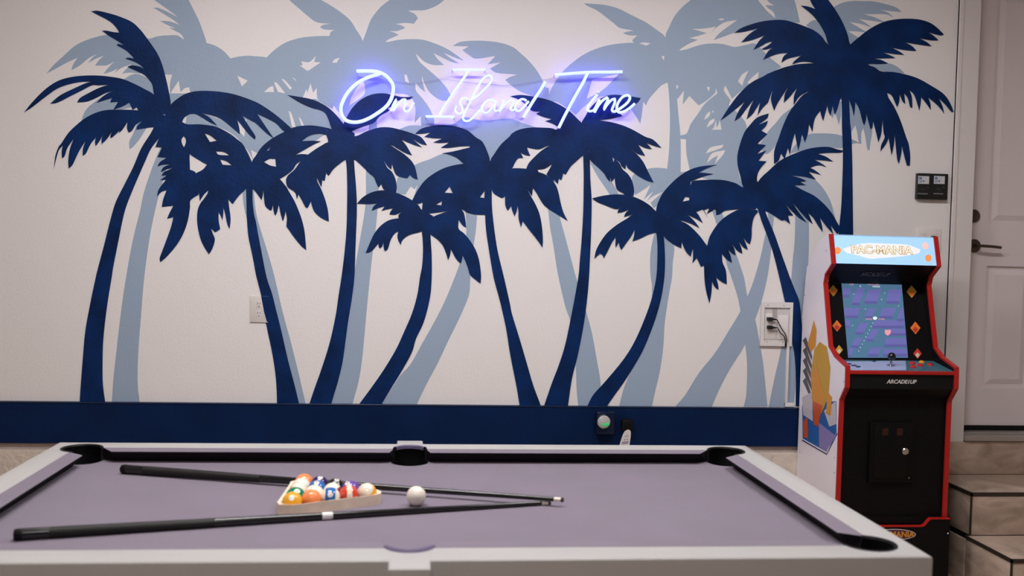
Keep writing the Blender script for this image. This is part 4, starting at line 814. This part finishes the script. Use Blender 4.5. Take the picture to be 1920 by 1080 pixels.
slab('bezel', [(BZ0.y, BZ0.z), (BZ1.y, BZ1.z)], mat('bezel_black', (.004, .004, .005), .35, .2))
# marquee
mq0, mq1 = Vector((0, 4.4445, 1.466)), Vector((0, 4.4855, 1.598))
def on_strip(q0, q1, off=0):
    t = (q1-q0).normalized(); n = Vector((1, 0, 0)).cross(t)     # towards the camera
    if n.y > 0: n = -n
    return t, n
mt, mn = on_strip(mq0, mq1)
M_mq = mat('marquee_blue', (.3, .5, .7), .35, .3, emit=(.33, .56, .84), estr=.7)
mq = slab('marquee', [(mq0.y, mq0.z), (mq1.y, mq1.z)], M_mq); tag(mq, 'backlit pale blue title panel')
def emit_m(name, c, s): return mat(name, [a*.25 for a in c], .4, .3, emit=c, estr=s)
M_glowc = emit_m('marquee_cream', (.98, .90, .72), .9); M_mwh = emit_m('marquee_white', (.95, .95, .95), .8); M_mor = emit_m('marquee_orange', (.95, .33, .10), .85); M_mpk = emit_m('marquee_pink', (.98, .62, .55), .85)
M_mout = emit_m('marquee_outline', (.70, .50, .30), .6)
def mqp(x, y, off=.0012): return onP(x, y, mq0, mn)+mn*off
def ell(cx, cy, rx, ry, n=28): return [(cx+rx*math.cos(2*math.pi*i/n), cy+ry*math.sin(2*math.pi*i/n)) for i in range(n)]
flat('title_glow', [cr([(1580, 467), (1600, 460), (1625, 456), (1660, 457), (1700, 459), (1726, 468), (1722, 475), (1690, 481), (1650, 484), (1630, 485), (1605, 478), (1588, 474)])], lambda a, b: mqp(a, b, .0008), M_mwh, mq)
c0 = mqp(1653, 469.5, .0016)
text('title_lettering', 'PAC-MANIA', .052, c0, (1, 0, 0), mt, M_mout, mq, sx=1.06, bold=.003, depth=.0002)
text('title_lettering', 'PAC-MANIA', .052, c0+mn*.001, (1, 0, 0), mt, M_glowc, mq, sx=1.06, depth=.0002)
for x, y, r, m in ((1570.5, 470, 6, M_mor), (1735, 461, 6, M_mpk), (1740.5, 484, 6, M_mor)): flat('marquee_dot', [ell(x, y, r, r*1.1)], lambda a, b: mqp(a, b), m, mq)
# brand text under the marquee
M_gtxt = mat('logo_grey', (.10, .10, .11), .4, .4); M_wtxt = mat('logo_white', (.62, .60, .58), .4, .4)
sp0, sp1 = Vector((0, 4.500, 1.428)), Vector((0, 4.575, 1.372)); stt, sn_ = on_strip(sp1, sp0)
q = onP(1640, 514, sp0, sn_)
text('logo', 'ARCADE1UP', .044, q+sn_*.002, (1, 0, 0), stt, M_gtxt, arc_root, sx=.56, shear=.25, bold=.0006)
q = onY(1690, 716, 4.2615)
text('logo', 'ARCADE1UP', .024, q+Vector((0, -.001, 0)), (1, 0, 0), (0, 0, 1), M_wtxt, cpf, shear=.25, bold=.0006)
# screen
bt, bn = on_strip(BZ1, BZ0)
def bz(x, y, off): return onP(x, y, BZ1, bn)+bn*off
SC = [(1577.5, 531.5), (1690, 531.5), (1702, 671), (1590, 671)]
M_scr = mat('screen_teal', (.02, .05, .07), .2, .5, emit=(.085, .19, .32), estr=.8)
v, f = prism([SC], lambda a, b, h: bz(a, b, h), .001, .003); scr = obj('screen', v, f, M_scr, arc_root); tag(scr, 'lit game screen of violet blocks on teal')
M_b1 = emit_m('screen_violet', (.15, .145, .42), .85); M_b2 = emit_m('screen_violet_dark', (.11, .105, .33), .85); M_sw = emit_m('screen_white', (.8, .9, .9), .8); M_sp = emit_m('screen_pink', (.85, .35, .42), .8)
def spoly(name, pts, m, off=.0034): return flat(name, [pts], lambda a, b: bz(a, b, off), m, scr)
def sblock(x, y, wd, ht, sl):
    """slanted maze block clipped to the screen"""
    def cl(p):
        yy = min(max(p[1], 532.2), 670.3); tL = 1577.5+(yy-531.5)*.0896; return (min(max(p[0], tL+.6), tL+111.6), yy)
    P = [cl(q) for q in ((x, y), (x+wd, y), (x+wd-sl, y+ht), (x-sl, y+ht))]
    if abs(P[0][1]-P[3][1]) < 1 or abs(P[1][0]-P[0][0]) < 1 or abs(P[2][0]-P[3][0]) < .5: return
    spoly('maze_block', P, M_b1)
    P2 = [cl(q) for q in ((x-sl, y+ht), (x+wd-sl, y+ht), (x+wd-sl, y+ht+5), (x-sl, y+ht+5))]
    if P2[2][1]-P2[0][1] > 1 and P2[1][0]-P2[0][0] > 1: spoly('maze_block_side', P2, M_b2)
for b in ((1580, 541, 16, 12, 4), (1606, 541, 15, 27, 9), (1628, 543, 24, 22, 8), (1667, 543, 24, 22, 6), (1578, 578, 34, 14, 4), (1628, 579, 14, 14, 7), (1655, 578, 26, 15, 8), (1583, 601, 11, 10, 3), (1613, 606, 15, 17, 10), (1640, 601, 58, 10, 4), (1634, 618, 14, 18, 10), (1662, 617, 40, 8, 2), (1660, 634, 44, 12, 2), (1604, 634, 13, 14, 8), (1592, 652, 10, 14, 6), (1633, 652, 20, 12, 7), (1657, 655, 46, 9, 2), (1688, 578, 12, 20, 6)): sblock(*b)
for i in range(9): spoly('maze_pellet', ell(1636-i*3.3, 606+i*6.6, .8, .8, 8), M_sw, .0038)
for x, y in ((1600, 552), (1658, 550), (1652, 562), (1622, 580), (1598, 611), (1684, 574)): spoly('maze_pellet', ell(x, y, .8, .8, 8), M_sw, .0038)
def stext(s, x, y, size, m): text('screen_text', s, size, bz(x, y, .004), (1, 0, 0), bt, m, scr, depth=.0001)
stext('1UP', 1596, 533.9, .013, M_sp); stext('0', 1612.5, 537.5, .013, M_sw); stext('HI-SCORE', 1637, 533.9, .013, M_sp); stext('100000', 1642, 538, .013, M_sw)
stext('GAME', 1628, 599, .012, M_sp); stext('OVER', 1652, 599, .012, M_sp)
spoly('screen_spot', ell(1640, 597, 4, 3.2, 14), M_sw, .0037); spoly('screen_spot', [(1658, 619), (1670, 619), (1669, 626), (1664, 630), (1659, 627)], M_sp, .0042)
# bezel decorations: plain diamonds in the artwork's colours
M_d1 = mat('art_gold', (.62, .36, .05), .4, .3); M_d2 = mat('art_orange', (.80, .20, .035), .4, .3); M_d3 = mat('art_red', (.60, .05, .03), .4, .3); M_d4 = mat('art_cream', (.75, .62, .5), .4, .3)
for x, y, r, ms in ((1562, 545, 11, (M_d1, M_d2)), (1569, 611, 11, (M_d2, M_d3)), (1573, 656, 9, (M_d1, M_d4)), (1709, 547, 12, (M_d1, M_d2)), (1716, 615, 12, (M_d2, M_d3)), (1720, 663, 10, (M_d3, M_d4))):
    o = flat('bezel_diamond', [[(x, y-r), (x+r*.8, y), (x+.5, y+r), (x-r*.8, y)]], lambda a, b: bz(a, b, .0012), ms[0], arc_root)
    flat('diamond_core', [[(x, y-r*.2), (x+r*.45, y+r*.25), (x, y+r*.8), (x-r*.45, y+r*.25)]], lambda a, b: bz(a, b, .0018), ms[1], o)
# control deck
dk0, dk1 = Vector((0, 4.258, ZF-.001)), Vector((0, 4.445, ZK))
deck = slab('control_deck', [(dk0.y, dk0.z), (dk1.y, dk1.z)], mat('deck_teal', (.05, .16, .22), .3, .45), th=.008)
dn = Vector((0, -(dk1.z-dk0.z), dk1.y-dk0.y)).normalized()
def dp(x, y, off): return onP(x, y, dk0, dn)+dn*off
flat('deck_art', [[(1587, 678), (1698, 676.5), (1699.5, 694.6), (1591.5, 694.6)]], lambda a, b: dp(a, b, .0009), mat('deck_lavender', (.40, .46, .70), .3, .45), deck)
for x, y, rx in ((1592, 682.5, 5), (1601, 685.5, 6), (1609, 688, 5), (1639, 677.5, 4)): flat('deck_print', [ell(x, y, rx, 1.5)], lambda a, b: dp(a, b, .0013), mat('deck_print_navy', (.012, .02, .08), .3, .4), deck)
j0 = dp(1670, 686, 0); js = obj('joystick', *lathe([(0, .017), (.003, .017), (.004, .006), (.006, .0045), (.028, .0045), (.029, 0)], j0, dn, 20), mat('joystick_metal', (.35, .36, .42), .25, .5, metal=.8), arc_root, True)
me = SPH.copy(); me.name = 'joystick_ball'; me.materials.append(mat('joystick_black', (.008, .008, .01), .12, .6)); jb = bpy.data.objects.new('joystick_ball', me); link(jb, js); jb.location = j0+dn*.044-org(js); jb.scale = (.62, .62, .62)
M_br = mat('button_red', (.55, .03, .03), .25, .5); M_by = mat('button_yellow', (.75, .33, .04), .25, .5)
for x, y, m in ((1710, 682, M_br), (1712, 689, M_br), (1728, 680, M_by), (1725, 686, M_br), (1744, 684.5, M_br)):
    b = obj('button', *lathe([(0, .0135), (.004, .0135), (.006, .011), (.006, .0098), (.009, .0092), (.0095, .0)], dp(x, y, 0), dn, 20), m, deck, True)
for x, y in ((1773, 690), (1602, 691)): MB().cyl(dp(x, y, 0), dn, .003, .003, .001, 8).build('deck_bolt', M_grey, deck)
# coin door
def lf(x, y, off=0): return onY(x, y, 4.317-off)
a = lf(1627, 905, .01); b = lf(1713, 791, .01)
cd = box('coin_door', a.x, b.x, 4.300, 4.320, a.z, b.z, mat('coin_door_black', (.0025, .0025, .003), .4, .16), arc_root, .006)
a2 = lf(1637, 897, .018); b2 = lf(1704, 797, .018); box('door_leaf', a2.x, b2.x, 4.297, 4.302, a2.z, b2.z, M_blk, cd, .003)
for x in (1660, 1687): q = lf(x, 810, .02); box('coin_slot', q.x-.014, q.x+.014, 4.2945, 4.300, q.z-.016, q.z+.016, mat('slot_red_dim', (.035, .008, .006), .3, .4), cd, .002)
q = lf(1697, 846, .02)
obj('lock', *lathe([(0, .016), (.006, .016), (.009, .013), (.0095, 0)], q, (0, -1, 0), 20), mat('chrome', (.75, .75, .75), .15, .5, metal=1), cd, True)
q = lf(1704, 896, .02); MB().cyl(q, (0, -1, 0), .003, .003, .002, 8).build('door_screw', M_grey, cd)
# side artwork: abstract shards in the artwork's colours on the left panel
def sp_(x, y, off=.0006): q = onX(x, y, XL-off); return q
def art(name, pts, m, off=.0006): return flat(name, [pts], lambda a, b: sp_(a, b, off), m, arc_root)
A_or = mat('side_orange', (.72, .30, .02), .35, .4); A_ye = mat('side_amber', (.60, .33, .02), .35, .4); A_bl = mat('side_blue', (.03, .13, .42), .35, .4); A_pu = mat('side_violet', (.28, .23, .52), .35, .4); A_gr = mat('side_grey', (.10, .09, .10), .35, .4); A_re = mat('side_red', (.60, .10, .03), .35, .4); A_wh = mat('side_pale', (.58, .55, .62), .35, .4); A_nv = mat('side_navy', (.01, .02, .14), .35, .4)
art('side_art_border', [(1503.5, 826), (1550, 853), (1570.5, 813), (1569, 811), (1550, 850.5), (1504, 824)], A_nv, .0008)
art('side_art_base', [(1504, 760), (1568, 752), (1568.5, 810), (1549.5, 847), (1505, 822)], A_bl)
art('side_art_shard', [(1535, 792), (1568, 818), (1549, 846), (1536, 838)], A_pu, .001)
art('side_art_shard', [(1504, 745), (1522, 735), (1524, 790), (1506, 778)], A_wh, .0012)
art('side_art_shard', [(1545, 770), (1567, 752), (1568, 795), (1555, 800)], A_wh, .0012)
art('side_art_shard', [(1519, 628), (1526, 600), (1531, 620), (1529, 650), (1520, 660), (1514, 645)], A_or, .0012)
art('side_art_shard', [(1520, 700), (1527, 655), (1537, 641), (1550, 650), (1557, 690), (1553, 745), (1540, 775), (1526, 752)], A_ye, .0014)
art('side_art_shard', [(1520, 700), (1531, 690), (1546, 745), (1540, 775), (1524, 768)], A_or, .0018)
art('side_art_shard', [(1524, 752), (1542, 760), (1534, 800), (1526, 796)], A_re, .002)
art('side_art_shard', [(1552, 735), (1560, 745), (1557, 780), (1549, 775)], A_or, .002)
art('side_art_shard', [(1506, 790), (1514, 782), (1515, 822), (1507, 820)], A_re, .002)
for i in range(5): y = 638+i*19; art('side_art_stripe', [(1505, y), (1511, y-6), (1523, y+30), (1522, y+38)], A_gr, .001)
for x, y in ((1553, 527), (1549, 470), (1509, 553), (1500, 848), (1565, 858), (1564, 886), (1582, 716), (1566, 757)): MB().cyl(sp_(x, y, .0), (-1, 0, 0), .0035, .0035, .001, 8).build('side_bolt', M_grey, arc_root)
# riser
rs = empty('arcade_riser', ((XL+XR)/2, 4.52, 0), 'black riser box with a red top line under the arcade cabinet', 'riser')
RX0, RX1, RY = XL-.004, XR+.004, 4.278
def rz(t):     # top outline of the riser front, t across the width
    s = min(1, max(0, (abs(t-.5)-.26)/.07)); s = s*s*(3-2*s); return .297+.034*s
N_ = 40; top = [(RX0+(RX1-RX0)*i/N_, rz(i/N_)) for i in range(N_+1)]
v, f = prism([[(RX0, .0), (RX1, .0)]+top[::-1]], lambda a, b, h: (a, h, b), RY, RY+.018); fr_ = obj('front_board', v, f, M_blk, rs)
V = []; Fs = []
for (x, z) in top: V += [(x, RY-.002, z-.001), (x, RY-.002, z+.004), (x, RY+.02, z+.004), (x, RY+.02, z-.001)]
for i in range(N_):
    for k in range(4): Fs.append((i*4+k, i*4+(k+1) % 4, i*4+4+(k+1) % 4, i*4+4+k))
Fs += [(0, 1, 2, 3), (N_*4, N_*4+1, N_*4+2, N_*4+3)]
obj('red_line', V, Fs, M_red, rs)
box('side_board', RX0, RX0+.018, RY+.018, 4.765, 0, .335, M_blk, rs); box('side_board', RX1-.018, RX1, RY+.018, 4.765, 0, .335, M_blk, rs)
box('shelf_board', RX0+.018, RX1-.018, RY+.025, 4.76, .305, .335, M_blk, rs)
lc = Vector(((XL+XR)/2, RY-.0012, .262))
flat('logo_plate', [[(lc.x+.105*math.cos(2*math.pi*i/30), lc.z+.026*math.sin(2*math.pi*i/30)) for i in range(30)]], lambda a, b: (a, RY-.0008, b), mat('riser_logo_white', (.55, .52, .52), .4, .4), fr_)
flat('logo_field', [[(lc.x+.10*math.cos(2*math.pi*i/30), lc.z+.022*math.sin(2*math.pi*i/30)) for i in range(30)]], lambda a, b: (a, RY-.0012, b), mat('riser_logo_dark', (.10, .03, .06), .4, .4), fr_)
text('logo_lettering', 'PAC-MANIA', .036, lc+Vector((0, -.001, 0)), (1, 0, 0), (0, 0, 1), A_or, fr_, bold=.001, depth=.0003)
q = onY(1780, 1000, RY); MB().cyl((RX1-.008, RY, q.z), (0, -1, 0), .004, .004, .001, 10).build('bolt', M_wtxt, rs)
